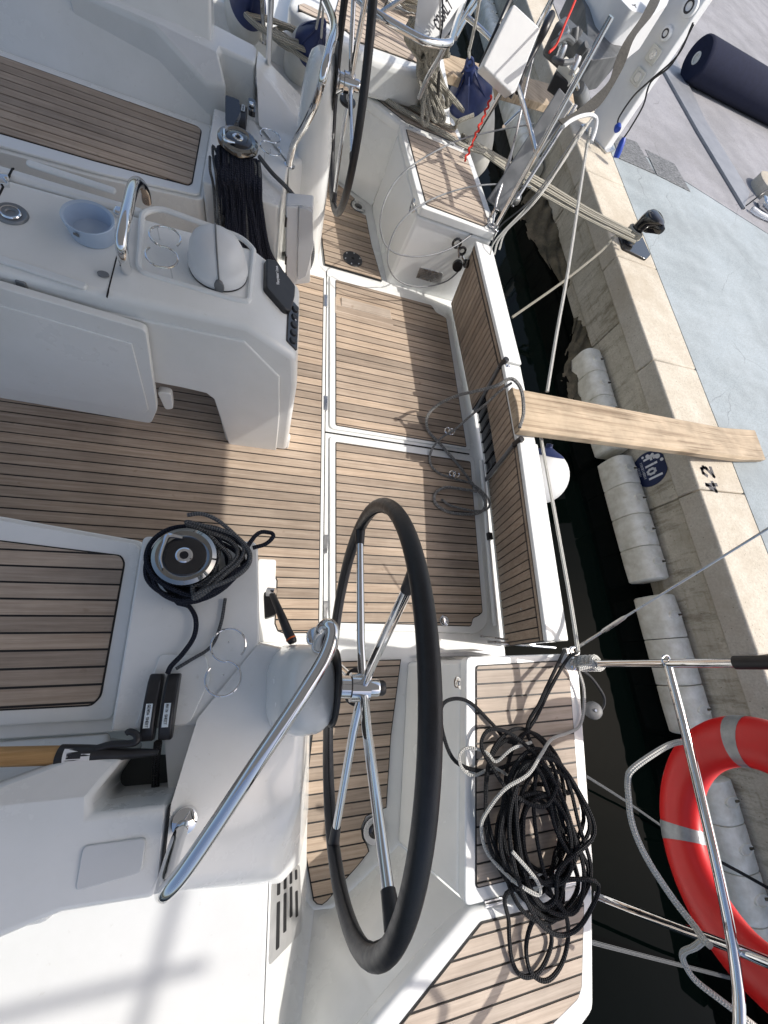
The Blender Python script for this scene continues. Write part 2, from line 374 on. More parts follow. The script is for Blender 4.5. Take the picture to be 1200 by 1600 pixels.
        if bevel:
            b = o.modifiers.new('bevel', 'BEVEL'); b.width = bevel; b.segments = seg; b.limit_method = 'ANGLE'; b.angle_limit = rad(32); b.harden_normals = False
            if not smooth: pass
        if subsurf:
            s = o.modifiers.new('subsurf', 'SUBSURF'); s.levels = subsurf; s.render_levels = subsurf
        if parent is not None: adopt(o, parent)
        if kind: o['kind'] = kind
        if label: o['label'] = label
        return o
def wloc(o):
    return o.matrix_basis.copy() if o.parent is None else wloc(o.parent) @ o.matrix_parent_inverse @ o.matrix_basis
def adopt(o, parent):
    o.parent = parent; o.matrix_parent_inverse = wloc(parent).inverted()
def tag(o, label=None, cat=None, group=None, kind=None):
    if label: o['label'] = label
    if cat: o['category'] = cat
    if group: o['group'] = group
    if kind: o['kind'] = kind
    return o
def thing(name, label, cat, loc=(0, 0, 0), group=None):
    o = bpy.data.objects.new(name, None); col.objects.link(o); o.location = loc; o.empty_display_size = 0.1
    return tag(o, label, cat, group)
def copy_tree(o, parent=None):
    c = o.copy(); col.objects.link(c)
    if parent is not None: c.parent = parent
    for ch in [x for x in bpy.data.objects if x.parent == o]: copy_tree(ch, c)
    return c

# planks laid in a polygon: caulked bed with each plank proud of it
def inset(poly2, d):
    N = len(poly2); A = sum(poly2[i][0] * poly2[(i + 1) % N][1] - poly2[(i + 1) % N][0] * poly2[i][1] for i in range(N))
    s = 1 if A > 0 else -1; out = []
    for i in range(N):
        p0, p1, p2 = poly2[i - 1], poly2[i], poly2[(i + 1) % N]
        def nrm(a, b):
            dx, dy = b[0] - a[0], b[1] - a[1]; l = math.hypot(dx, dy) or 1e-9; return (-dy / l * s, dx / l * s)
        n1, n2 = nrm(p0, p1), nrm(p1, p2); bx, by = n1[0] + n2[0], n1[1] + n2[1]; q = bx * bx + by * by
        if q < 0.2: q = 0.2
        out.append((p1[0] + bx * 2 * d / q, p1[1] + by * 2 * d / q))
    return out
def clip(poly, lo, hi):
    for sgn, lim in ((1, lo), (-1, -hi)):
        out = []
        for i in range(len(poly)):
            a, b = poly[i - 1], poly[i]; da, db = sgn * a[1] - lim, sgn * b[1] - lim
            if (da >= 0) != (db >= 0):
                t = da / (da - db); out.append((a[0] + (b[0] - a[0]) * t, a[1] + (b[1] - a[1]) * t))
            if db >= 0: out.append(b)
        poly = out
        if len(poly) < 3: return []
    return poly
def planks(parent, name, poly, u=(1, 0, 0), pitch=0.05, gap=0.0065, th=0.0035, mat='teak_X', phase=0.0, bed=0.008, edge=0.005, up=None, bedmat='caulk', joints=False):
    poly = [Vector(p) for p in poly]; o = poly[0]; nr = V(0, 0, 0)
    for i in range(len(poly)): nr += (poly[i] - o).cross(poly[(i + 1) % len(poly)] - o)
    nr.normalize(); poly = [p - nr * (p - o).dot(nr) for p in poly]; up = Vector(up) if up is not None else V(0, 0, 1)
    if nr.dot(up) < 0: nr = -nr
    u = Vector(u); u = (u - nr * u.dot(nr)).normalized(); v = nr.cross(u)
    off = nr * 0.001
    b = MB(); b.prism([p + off for p in poly], -nr * bed); panel = b.build(name, bedmat, parent, smooth=False)
    p2 = inset([((p - o).dot(u), (p - o).dot(v)) for p in poly], edge)
    lo = min(q[1] for q in p2); hi = max(q[1] for q in p2); k = 0; y = lo + (phase * pitch if phase else 0) - (pitch if phase else 0)
    while y < hi:
        c = clip(p2, max(y + gap / 2, lo), min(y + pitch - gap / 2, hi)); y += pitch
        if len(c) < 3: continue
        A = abs(sum(c[i - 1][0] * c[i][1] - c[i][0] * c[i - 1][1] for i in range(len(c)))) / 2
        if A < 1e-4: continue
        h = th + random.uniform(-0.0004, 0.0004)
        mb = MB(); mb.prism([o + u * q[0] + v * q[1] + nr * (0.001 + h) for q in c], -nr * h)
        mb.build('plank', mat, panel, smooth=False)
    return panel

# flat lettering: strokes on a small grid
GLY = {'A': [[(0,0),(.5,1),(1,0)],[(.2,.4),(.8,.4)]],'C': [[(1,.85),(.7,1),(.3,1),(0,.7),(0,.3),(.3,0),(.7,0),(1,.15)]],'E': [[(1,1),(0,1),(0,0),(1,0)],[(0,.5),(.8,.5)]],
'G': [[(1,.85),(.7,1),(.3,1),(0,.7),(0,.3),(.3,0),(.7,0),(1,.2),(1,.5),(.6,.5)]],'H': [[(0,0),(0,1)],[(1,0),(1,1)],[(0,.5),(1,.5)]],'I': [[(.5,0),(.5,1)]],
'L': [[(0,1),(0,0),(.9,0)]],'M': [[(0,0),(0,1),(.5,.4),(1,1),(1,0)]],'N': [[(0,0),(0,1),(1,0),(1,1)]],'O': [[(.3,0),(.7,0),(1,.3),(1,.7),(.7,1),(.3,1),(0,.7),(0,.3),(.3,0)]],
'S': [[(1,.85),(.7,1),(.3,1),(0,.8),(.1,.6),(.9,.4),(1,.2),(.7,0),(.3,0),(0,.15)]],'T': [[(0,1),(1,1)],[(.5,1),(.5,0)]],'R': [[(0,0),(0,1),(.7,1),(1,.8),(.7,.5),(0,.5)],[(.5,.5),(1,0)]],
'Y': [[(0,1),(.5,.5),(1,1)],[(.5,.5),(.5,0)]],'f': [[(.8,1.15),(.5,1.15),(.35,.9),(.35,0)],[(.05,.65),(.75,.65)]],'i': [[(.5,0),(.5,.65)],[(.5,.9),(.5,1.0)]],
'o': [[(.3,0),(.7,0),(.95,.2),(.95,.5),(.7,.7),(.3,.7),(.05,.5),(.05,.2),(.3,0)]],'l': [[(.5,0),(.5,1.15)]],'a': [[(.1,.6),(.4,.7),(.8,.6),(.8,0)],[(.8,.4),(.2,.35),(.1,.1),(.4,0),(.8,.15)]],
'y': [[(.1,.7),(.5,.05)],[(.9,.7),(.3,-.35)]],'m': [[(0,0),(0,.7)],[(0,.55),(.25,.7),(.5,.55),(.5,0)],[(.5,.55),(.75,.7),(1,.55),(1,0)]],'r': [[(.2,0),(.2,.7)],[(.2,.5),(.5,.7),(.8,.65)]],'n': [[(.1,0),(.1,.7)],[(.1,.5),(.5,.7),(.85,.5),(.85,0)]],
'e': [[(.9,.1),(.5,0),(.1,.2),(.1,.5),(.5,.7),(.9,.5),(.85,.35),(.1,.35)]],
'4': [[(.75,0),(.75,1),(0,.3),(1,.3)]],'2': [[(0,.75),(.25,1),(.75,1),(1,.75),(.9,.5),(0,0),(1,0)]],'0': [[(.3,0),(.7,0),(1,.3),(1,.7),(.7,1),(.3,1),(0,.7),(0,.3),(.3,0)]],
'B': [[(0,0),(0,1),(.7,1),(.9,.75),(.7,.5),(0,.5)],[(.7,.5),(1,.25),(.7,0),(0,0)]],'U': [[(0,1),(0,.3),(.3,0),(.7,0),(1,.3),(1,1)]],'&': [[(1,0),(.2,.8),(.4,1),(.6,.8),(0,.3),(.3,0),(1,.5)]],'D': [[(0,0),(0,1),(.6,1),(1,.7),(1,.3),(.6,0),(0,0)]],
'.': [[(.4,0),(.6,0)]],' ': []}
def letters(mb, s, o, xd, yd, h, w=0.6, sp=0.9, t=0.14, lift=0.0006):
    """strokes as thin raised bars: o is the base-left corner, xd/yd unit directions"""
    o, xd, yd = Vector(o), Vector(xd).normalized(), Vector(yd).normalized(); nr = xd.cross(yd)
    if nr.z < -0.99: nr = -nr
    for i, ch in enumerate(s):
        for st in GLY.get(ch, []):
            for a, b in zip(st, st[1:]):
                A = o + xd * ((a[0] * w + i * sp) * h) + yd * (a[1] * h); B = o + xd * ((b[0] * w + i * sp) * h) + yd * (b[1] * h)
                d = (B - A); 
                if d.length < 1e-6: continue
                d.normalize(); s_ = nr.cross(d) * (t * h / 2); d = d * (t * h / 2)
                mb.prism([A - d - s_ + nr * lift, B + d - s_ + nr * lift, B + d + s_ + nr * lift, A - d + s_ + nr * lift], -nr * lift * 0.8)
    return mb

# ================================================================== WATER, QUAY (setting)
WZ = -0.45; QZ = 0.15
w_ = MB(); w_.poly([V(-60, -80, WZ), V(60, -80, WZ), V(60, 90, WZ), V(-60, 90, WZ)]); w_.build('water', 'water', kind='structure', smooth=False)
# quay edge line, outwards direction
qa, qb = P(1140, 896, QZ), P(917, 267, QZ); qd = (qb - qa); qd.z = 0; qd.normalize(); qn = V(qd.y, -qd.x, 0)   # along the quay, away from the boat
if qn.x < 0: qn = -qn
Q0 = qa + (qb - qa) * 0.5
ty = qd
def Q(s, d, z): p = Q0 + qd * s + qn * d; return V(p.x, p.y, z)
pv = MB(); pv.prism([Q(-60, 0.53, QZ - .004), Q(-60, 80, QZ - .004), Q(60, 80, QZ - .004), Q(60, 0.53, QZ - .004)], (0, 0, -1.5))
quay = pv.build('quay_pavement', 'painted_quay', kind='structure', smooth=False)
wallm = MB(); wallm.prism([Q(-40, 0.06, QZ - .17), Q(-40, 0.526, QZ - .17), Q(40, 0.526, QZ - .17), Q(40, 0.06, QZ - .17)], (0, 0, -1.6))
qwall = wallm.build('quay_wall', 'wall_concrete', smooth=False); tag(qwall, kind='structure')
js = sorted([(P(948, 279, QZ) - Q0).dot(qd), (P(997, 410, QZ) - Q0).dot(qd)])
step = js[1] - js[0]; s = js[0] - 5 * step
for k in range(12):
    b = MB(); c = 0.004
    b.prism([Q(s + c, 0.0, QZ), Q(s + c, 0.522, QZ), Q(s + step - c, 0.522, QZ), Q(s + step - c, 0, QZ)], (0, 0, -0.165))
    b.build('coping_stone', 'coping_concrete', quay, bevel=0.014, seg=2); s += step
s = js[0] - 5 * step
for k in range(10):                         # cast wall panels with open joints
    b = MB(); b.prism([Q(s + .006, 0.035, QZ - .172), Q(s + .006, 0.075, QZ - .172), Q(s + step * 1.5 - .006, 0.075, QZ - .172), Q(s + step * 1.5 - .006, 0.035, QZ - .172)], (0, 0, -0.32))
    b.build('wall_panel', 'wall_concrete', qwall, bevel=0.008, seg=2); s += step * 1.5
# rubble footing, overgrown, just under the wall at the far part
fb = bmesh.new(); NX, NY = 26, 90
f0, f1 = (P(905, 640, WZ) - Q0).dot(qd), (P(800, 300, WZ) - Q0).dot(qd) + 1.0
gr = []
for i in range(NX + 1):
    row = []
    for j in range(NY + 1):
        t = i / NX; sj = f0 + (f1 - f0) * j / NY; p = Q(sj, 0.12 - 0.62 * t * (0.55 + 0.45 * math.sin(j * .12 + 1)), 0)
        h = -0.33 - 0.22 * t ** 1.5 + random.uniform(-.018, .018) + 0.02 * math.sin(j * .9 + i)
        row.append(fb.verts.new((p.x, p.y, h)))
    gr.append(row)
for i in range(NX):
    for j in range(NY): fb.faces.new((gr[i][j], gr[i + 1][j], gr[i + 1][j + 1], gr[i][j + 1]))
me = bpy.data.meshes.new('rubble_footing'); fb.to_mesh(me); fb.free(); me.materials.append(MATS['algae_stone']); me.polygons.foreach_set('use_smooth', [True] * len(me.polygons))
o = bpy.data.objects.new('rubble_footing', me); col.objects.link(o); tag(o, kind='structure')
# pavement in shade: a sheet a few mm higher, shade put into its grey
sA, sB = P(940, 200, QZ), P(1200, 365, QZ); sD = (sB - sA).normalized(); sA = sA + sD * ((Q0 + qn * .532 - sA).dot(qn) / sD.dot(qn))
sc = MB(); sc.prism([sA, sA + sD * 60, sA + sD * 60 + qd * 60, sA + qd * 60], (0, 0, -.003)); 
sc.build('quay_shade_sheet', 'shaded_quay', smooth=False, kind='structure')
def q_digit(s, px0, py0, px1, py1, h):
    # digit standing along the quay edge, read from the pavement
    mb = MB(); o_ = P(px0, py0, QZ); xd = P(px1, py1, QZ) - o_; xd.z = 0; yd = V(xd.y, -xd.x, 0)
    if yd.x > 0: yd = -yd
    return letters(mb, s, o_ + V(0, 0, .0002), xd, yd, h, 0.62, 0.95, 0.27, 0.0012)
q_digit('4', 1123, 767, 1113, 744, 0.11).build('painted_number', 'faded_paint', quay, smooth=False)
q_digit('2', 1115, 744, 1106, 720, 0.11).build('painted_number', 'faded_paint', quay, smooth=False)

# ================================================================== THE YACHT
yacht = thing('sailing_yacht', 'white sailing yacht with two steering wheels and teak laid cockpit, moored stern to the quay', 'yacht', (0, YC, -0.3))
def both(fn):
    for mflag in (False, True):
        MIR[0] = mflag; fn(mflag)
    MIR[0] = False

# hull body and cockpit sole moulding
tr_n = [V(1.372, YC, 0), V(1.355, .60, 0), V(1.325, 0, 0), V(1.257, -.405, 0), V(1.2, -.80, 0), V(1.12, -1.09, 0), V(1.0, -1.15, 0), V(.1, -1.19, 0)]
tr_all = tr_n + [V(-3.2, -1.28, 0), V(-3.2, 2 * YC + 1.28, 0)] + [flip(v) for v in reversed(tr_n[1:])]
b = MB(); b.prism([v + V(0, 0, -.012) for v in tr_all], (0, 0, -.75)); b.build('hull', 'gelcoat', yacht, bevel=.01, seg=2)

# main sole: three teak fields
sole_poly = [V(-2.6, .44, 0), V(.045, .44, 0), V(.075, .43, 0), V(.09, .40, 0), V(.09, .20, 0), V(.105, .165, 0), V(.13, .155, 0), V(.296, .155, 0), V(.296, 2.44, 0), V(.13, 2.44, 0), V(.105, 2.43, 0), V(.09, 2.395, 0), V(.09, 2.19, 0), V(.045, 2.15, 0), V(-2.6, 2.15, 0)]
b = MB(); b.prism([V(-2.7, .05, -.001), V(.312, .05, -.001), V(.312, 2.545, -.001), V(-2.7, 2.545, -.001)], (0, 0, -.011)); b.build('sole_moulding', 'gelcoat', yacht, bevel=.003, seg=2)
planks(yacht, 'sole_panel', sole_poly, phase=.15)
# hatch one (far) and hatch two (near)
h1o = [P(515, 429), P(600, 450), P(679, 472), P(689, 484), P(704, 493), P(737, 703), P(515, 669)]
h1t = [P(524, 437), P(600, 457), P(674, 477), P(681, 488), P(697, 497), P(729, 699), P(524, 665)]
h2o = [P(515, 680), P(741, 713), P(763, 962), P(760, 978), P(746, 990), P(515, 984)]
h2t = [P(524, 690), P(735, 721), P(754, 957), P(747, 963), P(739, 966), P(736, 979), P(524, 973)]
for ho, ht, lab in ((h1o, h1t, 'far cockpit sole hatch'), (h2o, h2t, 'near cockpit sole hatch')):
    b = MB(); b.prism(fillet([p + V(0, 0, .0) for p in ho], .03), (0, 0, -.016)); fr = b.build('hatch_frame', 'gelcoat', yacht, bevel=.005, seg=3)
    planks(yacht, 'hatch_panel', fillet(ht, .012, 2), phase=.3)
b = MB(); b.box((.3125, .06, -.0118), (.3185, 2.53, -.0105)); b.box((.3125, 1.268, -.0118), (1.25, 1.278, -.0105)); b.build('hatch_gap', 'gap', yacht, smooth=False)
for py in (470, 630, 850, 955):             # hinges in the gap
    p = P(509, py); b = MB(); b.box((p.x - .011, p.y - .05, -.004), (p.x + .011, p.y + .05, .0035)); b.build('hinge', 'steel', yacht, bevel=.002)
# ring pull of the near hatch
p = P(694, 970, .004); b = MB(); b.lathe([(0, .001), (.026, .001), (.028, .0035), (.025, .005), (.021, .0025), (0, .0025)], p, n=28); rp = b.build('ring_pull', 'chrome', yacht)
b = MB(); b.tube([p + V(math.cos(a) * .016, math.sin(a) * .016, .006) for a in [k * math.pi / 8 for k in range(16)]], .0028, 8, closed=True); b.build('ring', 'chrome', rp)
# finger recess block in the far hatch
a0, a1, a2, a3 = P(524, 463, .004), P(611, 486, .004), P(615, 511, .004), P(524, 489, .004)
b = MB(); b.prism(fillet([a0, a1, a2, a3], .006, 2), (0, 0, -.003)); fb_ = b.build('solid_teak_pad', 'teak_weathered', yacht, bevel=.002)
md0, md1 = (a0 + a3) / 2, (a1 + a2) / 2
b = MB(); b.prism([a0.lerp(a1, .1) + V(0, -.006, .012), a1 + V(-.01, -.01, .012), md1 + V(-.01, 0, .003), md0.lerp(md1, .1) + V(0, 0, .003)], (0, 0, -.008)); b.build('finger_grip', 'teak_weathered', fb_, bevel=.002)

# ---- per side
hubs = {}
SPOKES = (-8, 64, 136, 208, 280)
def side(far):
    # helm floor
    hf = [V(.30, .025, 0), V(.705, .025, 0), P(611, 1150), P(604, 1262), P(588, 1268), P(572, 1276), P(565, 1292), P(567, 1308), P(574, 1320), P(577, 1330), P(560, 1352), P(541, 1373), P(511, 1408), P(503, 1414), P(495, 1413), P(489, 1407), P(474, 1319), P(478, 1230)]
    planks(yacht, 'helm_floor_panel', hf, phase=.5)
    d = P(586, 1298, .001)
    b = MB(); b.lathe([(0, .001), (.030, .001), (.047, .004), (.052, .004), (.054, 0), (.054, -.004)], d, n=36); dr = b.build('floor_drain', 'steel', yacht)
    b = MB(); b.lathe([(0, .007), (.012, .007), (.014, .004), (.026, .003), (.030, .0005)], d, n=28); b.build('drain_core', 'black_gloss', dr)
    # helm well: wall up to the side deck, chamfer up to the corner deck, locker wall
    F1, F2, F3 = V(.655, -.74, -.006), V(.365, -.905, -.006), V(.262, -.895, -.006)
    F0 = V(.262, -.52, -.006); G0 = V(.735, .02, -.006)
    D0, D1, D2 = V(.09, -.50, .42), V(.095, -1.02, .42), V(.095, -1.35, .42)
    E1, E2, E3 = V(.715, -.745, .455), V(.41, -.94, .455), V(.13, -1.15, .45)
    b = MB(); vs = [F0, F3, F2, F1, D0, D1, E3, E2, E1, V(.735, -.3, -.006)]; b.v = [Vector(v) for v in vs]
    for f in ((0, 1, 5, 4), (1, 2, 7, 6), (1, 6, 5), (2, 3, 8, 7)): b.face(f)
    b.build('helm_well_side', 'gelcoat', yacht, bevel=.03, seg=5, angle=60, fixn=False)
    b = MB(); b.prism([V(-3.2, -.40, .42), V(.09, -.40, .42), V(.095, -1.02, .42), V(.13, -1.18, .42), V(-3.2, -1.27, .42)], (0, 0, -.03)); b.build('side_deck', 'gelcoat_grip', yacht, bevel=.01)
    # corner deck with teak
    b = MB(); b.prism(fillet([V(.71, -.748, .48), V(1.212, -.758, .48), V(1.128, -1.09, .48), V(1.0, -1.15, .48), V(.10, -1.19, .48), V(.10, -1.12, .48), V(.41, -.925, .48)], .02, 2), (0, 0, -.06))
    cd = b.build('corner_deck', 'gelcoat', yacht, bevel=.018, seg=4)
    planks(yacht, 'corner_deck_panel', fillet([V(.745, -.785, .481), V(1.142, -.795, .481), V(1.155, -.81, .481), V(1.092, -1.02, .481), V(1.07, -1.045, .481), V(.93, -1.09, .481), V(.45, -1.13, .481), V(.22, -1.13, .481), V(.45, -.965, .481)], .006, 2), pitch=.0425, phase=.4, mat='teak_weathered')
    b = MB(); b.prism([V(-3.2, -1.06, .56), V(.08, -.97, .56), V(.08, -1.02, .56), V(-3.2, -1.11, .56)], (0, 0, -.16)); b.build('toe_rail', 'gelcoat', yacht, bevel=.014, seg=3)
    # stern locker: body, lid, teak, latch, hinges
    b = MB(); b.loft([[V(.745, .012, -.01), V(1.30, .012, -.01), V(1.19, -.74, -.01), V(.655, -.74, -.01)], [V(.79, .012, .44), V(1.312, .012, .44), V(1.205, -.735, .44), V(.695, -.735, .44)]], capa=False)
    b.build('stern_locker', 'gelcoat', yacht, bevel=.02, seg=4)
    b = MB(); b.prism(fillet([V(.785, .02, .488), V(1.300, .02, .488), V(1.322, 0, .488), V(1.212, -.735, .488), V(.69, -.735, .488)], .022, 3), (0, 0, -.044)); ld = b.build('locker_lid', 'gelcoat', yacht, bevel=.012, seg=4)
    planks(yacht, 'locker_panel', fillet([V(.82, -.012, .489), V(1.222, -.005, .489), V(1.262, -.06, .489), V(1.175, -.695, .489), V(.732, -.695, .489)], .014, 3), phase=.2, mat='teak_weathered')
    c = PX(721, 1069, .782) if not far else V(.782, -.075, .40)
    c = V(.778, -.078, .42)
    b = MB(); b.lathe([(0, .004), (.012, .006), (.017, .003), (.026, .002), (.028, -.01)], c, (-1, 0, .15), n=28); lt = b.build('locker_latch', 'chrome', yacht)
    b = MB(); b.lathe([(0, .009), (.007, .008), (.008, .003)], c, (-1, 0, .15), n=14); b.build('latch_button', 'steel', lt)
    for x in (.80, 1.12):
        b = MB(); b.box((x - .04, -.750, .482), (x + .04, -.731, .492)); b.tube([V(x - .04, -.741, .491), V(x + .04, -.741, .491)], .005, 8); b.build('hinge', 'steel', yacht, bevel=.001)
    # seat with teak
    st = [V(-3.0, .60, .42), V(-.78, .487, .42), V(-.385, .432, .42), V(-.362, .41, .42), V(-.362, -.16, .42), V(-3.0, -.13, .42)]
    b = MB(); b.prism(fillet(st, .02, 3), (0, 0, -.43)); b.build('cockpit_seat', 'gelcoat', yacht, bevel=.014, seg=4)
    b = MB(); b.prism(fillet([V(-3.0, .575, .432), V(-.78, .472, .432), V(-.395, .418, .432), V(-.378, .40, .432), V(-.378, -.125, .432), V(-3.0, -.10, .432)], .02, 3), (0, 0, -.011)); b.build('seat_lid', 'gelcoat', yacht, bevel=.006, seg=3)
    tk = [V(-3.0, .49, .4325), V(-.80, .408, .4325), V(-.43, .375, .4325), V(-.415, .35, .4325), V(-.415, -.06, .4325), V(-.435, -.085, .4325), V(-3.0, -.07, .4325)]
    planks(yacht, 'seat_panel', fillet(tk, .01, 2), pitch=.05, phase=.1, mat='teak_X')
    # backrest coaming
    if not far:
        b = MB(); b.loft([[V(xx, -.155, .40), V(xx, -.20, .46), V(xx, -.30, .60), V(xx, -.345, .645), V(xx, -.50, .645), V(xx, -.52, .41)] for xx in (-3.1, -.375)]); b.build('backrest_coaming', 'gelcoat', yacht, bevel=.02, seg=4)
    else:
      b = MB(); b.loft([[V(-3.1, -.15, .40), V(-3.1, -.44, .82), V(-3.1, -.47, .83), V(-3.1, -.52, .80), V(-3.1, -.54, .41)], [V(-.375, -.155, .40), V(-.375, -.42, .80), V(-.375, -.45, .81), V(-.375, -.49, .78), V(-.375, -.51, .41)]])
      b.build('backrest_coaming', 'gelcoat', yacht, bevel=.022, seg=4)
    # aft coaming with a pocket, its shade painted dark, behind the clutches
    pk = [(142, 1247), (187, 1189), (262, 1187), (262, 1259), (142, 1272)]
    ct = [P(262, 1259, .655), P(247, 1380, .655), P(238, 1410, .655), P(94, 1428, .655), P(0, 1468, .655), P(-500, 1690, .655), P(-500, 1330, .655), P(-100, 1262, .655), P(120, 1180, .60), P(187, 1189, .60), P(142, 1247, .645), P(142, 1272, .655)]
    ct = [V(p.x, p.y, z) for p, z in zip(ct, (.655, .65, .64, .655, .655, .655, .655, .655, .56, .575, .645, .655))]
    b = MB(); b.prism(ct, (0, 0, -.24)); b.build('coaming_top', 'gelcoat', yacht, bevel=.014, seg=4)
    b = MB(); b.prism([P(130, 1180, .43), P(275, 1180, .43), P(275, 1285, .43), P(130, 1285, .43)], (0, 0, -.01)); b.build('pocket_shade', 'pocket', yacht, smooth=False)
    # winch plinth / console
    b = MB(); b.prism(fillet([V(-.36, .425, .50), V(-.02, .43, .50), V(-.004, .415, .50), V(.022, .095, .50), V(.0, -.02, .50), V(-.12, -.15, .50), V(-.36, -.15, .50)], [.02, .03, .03, .02, .01, .01, .01], 4), (0, 0, -.51)); b.build('winch_console', 'gelcoat', yacht, bevel=.016, seg=4)
    b = MB(); b.prism(fillet([V(-.262, .055, .509), V(-.135, .05, .509), V(-.115, -.02, .509), V(-.16, -.145, .509), V(-.30, -.145, .509)], .015, 3), (0, 0, -.012)); b.build('clutch_plinth', 'gelcoat', yacht, bevel=.006, seg=3)
    # low foot of the helm pedestal: broad curved skirt down to the helm floor
    b = MB(); b.prism([V(.0, .085, .49), V(-.16, .02, .49), V(-.23, -.15, .49), V(-.20, -.30, .49), V(-.17, -.50, .45), V(.12, -.50, .45), V(.19, -.10, .46)], (0, 0, -.46)); b.build('pedestal_core', 'gelcoat', yacht)
    def ring(x0, x1, y0, y1, z, n=28, e=2.8, zt=0):
        out = []
        for k in range(n):
            a = 2 * math.pi * k / n; ca, sa = math.cos(a), math.sin(a)
            fx = math.copysign(abs(ca) ** (2 / e), ca); fy = math.copysign(abs(sa) ** (2 / e), sa)
            out.append(V((x0 + x1) / 2 + (x1 - x0) / 2 * fx, (y0 + y1) / 2 + (y1 - y0) / 2 * fy, z + zt * fy))
        return out
    b = MB(); b.v = [V(*q) for q in ((.022, .085, .506), (-.14, -.13, .510), tuple(P(267, 1258, .645)), tuple(P(252, 1402, .635)), (.10, -.55, .50), (.19, -.60, .33), (.262, -.56, 0), (.262, -.10, 0), (.262, .06, 0), (.06, .10, 0), (.10, .06, .55), (.17, -.15, .52), (.17, -.40, .45), (-.165, -.52, .40), (.12, -.62, .40))]
    for f in ((0, 1, 11, 10), (1, 2, 12, 11), (2, 3, 4, 12), (4, 5, 12), (12, 5, 6), (11, 12, 6, 7), (10, 11, 7, 8), (0, 10, 8, 9), (3, 13, 14, 4), (4, 14, 5)): b.face(f)
    b.build('pedestal_skirt', 'gelcoat', yacht, bevel=.03, seg=5, angle=75, fixn=False)
    b = MB(); b.loft([ring(.04, .262, -.26, .09, .0), ring(.045, .25, -.22, .085, .35), ring(.050, .235, -.185, .072, .58), ring(.058, .212, -.166, .062, .74), ring(.068, .205, -.156, .055, .81), ring(.082, .200, -.142, .042, .855), ring(.105, .190, -.115, .02, .878)])
    pod = b.build('helm_pedestal', 'gelcoat', yacht, angle=75)
    # cup holder: S shaped wire
    A, B = P(357, 1008, .535), P(349, 1060, .535); r = .041 * 1.0
    r = (A - B).length / 2 + .0015; pts = []
    for k in range(15): a = rad(-20 + k * 19); pts.append((A, a))
    path = []
    dAB = (A - B).normalized(); pe = V(-dAB.y, dAB.x, 0)
    for k in range(17):
        a = -0.55 * math.pi + k / 16 * 1.62 * math.pi - .1
        path.append(A + (dAB * math.sin(a) * 1 + pe * -math.cos(a)) * r)
    path = path  # upper loop, ends near the middle
    path2 = [A + B - p for p in path]
    S = path + [ (A + B) / 2 ] + list(reversed(path2))
    upper = [A + (dAB * math.cos(t) + pe * math.sin(t)) * r for t in [rad(-125 + k * 18) for k in range(18)]]
    lower = [A + B - p for p in upper]
    b = MB(); b.tube(upper + list(reversed(lower)), .0030, 8, smooth=3)
    for c in (A, B): b.tube([c + V(.0, r * .2, 0), c + V(0, r * .2, -.028)], .002, 6)
    for q in (upper[9], lower[9]): b.tube([q, q + V(0, 0, -.036)], .0022, 6)
    b.build('cup_holder', 'chrome', yacht)
    # winch
    wc = P(288, 868, .655); wz = .50
    b = MB(); b.lathe([(.080, 0), (.082, .012), (.074, .02), (.060, .03), (.052, .06), (.054, .09), (.064, .115), (.076, .125), (.076, .128), (0, .128)], V(wc.x, wc.y, wz), n=40); wi = b.build('winch', 'black_gloss', yacht)
    b = MB(); b.lathe([(.076, .128), (.086, .130), (.088, .138), (.086, .150), (.075, .157), (.064, .154), (.058, .150)], V(wc.x, wc.y, wz), n=48); b.build('winch_rim', 'chrome_dark_reflection', wi)
    b = MB(); b.lathe([(.062, .150), (.052, .156), (.028, .158), (0, .158)], V(wc.x, wc.y, wz), n=40); b.build('winch_cap', 'black_gloss', wi)
    b = MB(); b.lathe([(.012, .150), (.012, .160), (.019, .162), (.023, .160), (.024, .157)], V(wc.x, wc.y, wz), n=28); b.build('winch_socket', 'chrome', wi)
    b = MB(); b.lathe([(0, .1585), (.011, .1585), (.012, .150)], V(wc.x, wc.y, wz), n=8); b.build('socket_hole', 'gap', wi)
    b = MB()                                # self tailing arm reaching over the rim
    pth = [V(wc.x, wc.y, wz + .161) + V(math.cos(t), math.sin(t), 0) * rr for t, rr in ((rad(100), .052), (rad(118), .062), (rad(132), .072), (rad(150), .062), (rad(170), .058), (rad(195), .060), (rad(220), .064))]
    b.tube(pth, [.004, .006, .009, .006, .005, .004, .003], 8, smooth=4); b.build('stripper_arm', 'chrome', wi)
    # rope clutches, two side by side with label strips
    cc = P(250, 1104, .54); ax = V(.02, .995, 0).normalized(); sx = V(ax.y, -ax.x, 0)
    for k, txt in ((-1, 'GENOA SHEET'), (1, 'MAIN SHEET')):
        c = cc + sx * (k * .0225); L = .088
        b = MB()
        prof = [(-L, 0), (-L, .03), (-L * .6, .048), (L * .1, .055), (L * .75, .045), (L, .03), (L, 0)]
        top = [c + ax * y + V(0, 0, z - .035) - sx * .017 for y, z in prof]; b.prism(top, sx * .034)
        cl = b.build('rope_clutch', 'black_plastic', yacht, bevel=.005, seg=3)
        n_ = (V(0, 0, 1)).normalized()
        l0 = c + ax * (-.052) + V(0, 0, .0155); l1 = c + ax * (.010) + V(0, 0, .0215)
        q = [l0 - sx * .008, l1 - sx * .008, l1 + sx * .008, l0 + sx * .008]
        b = MB(); b.prism([p + V(0, 0, .003) for p in q], (0, 0, -.003)); st_ = b.build('label_strip', 'label_white', cl, smooth=False)
        b = MB(); letters(b, txt, l1 + V(0, 0, .0034) - ax * .003 - sx * .003, (l0 - l1).normalized(), sx * 1.0, .0062, .6, .86, .16, .0004)
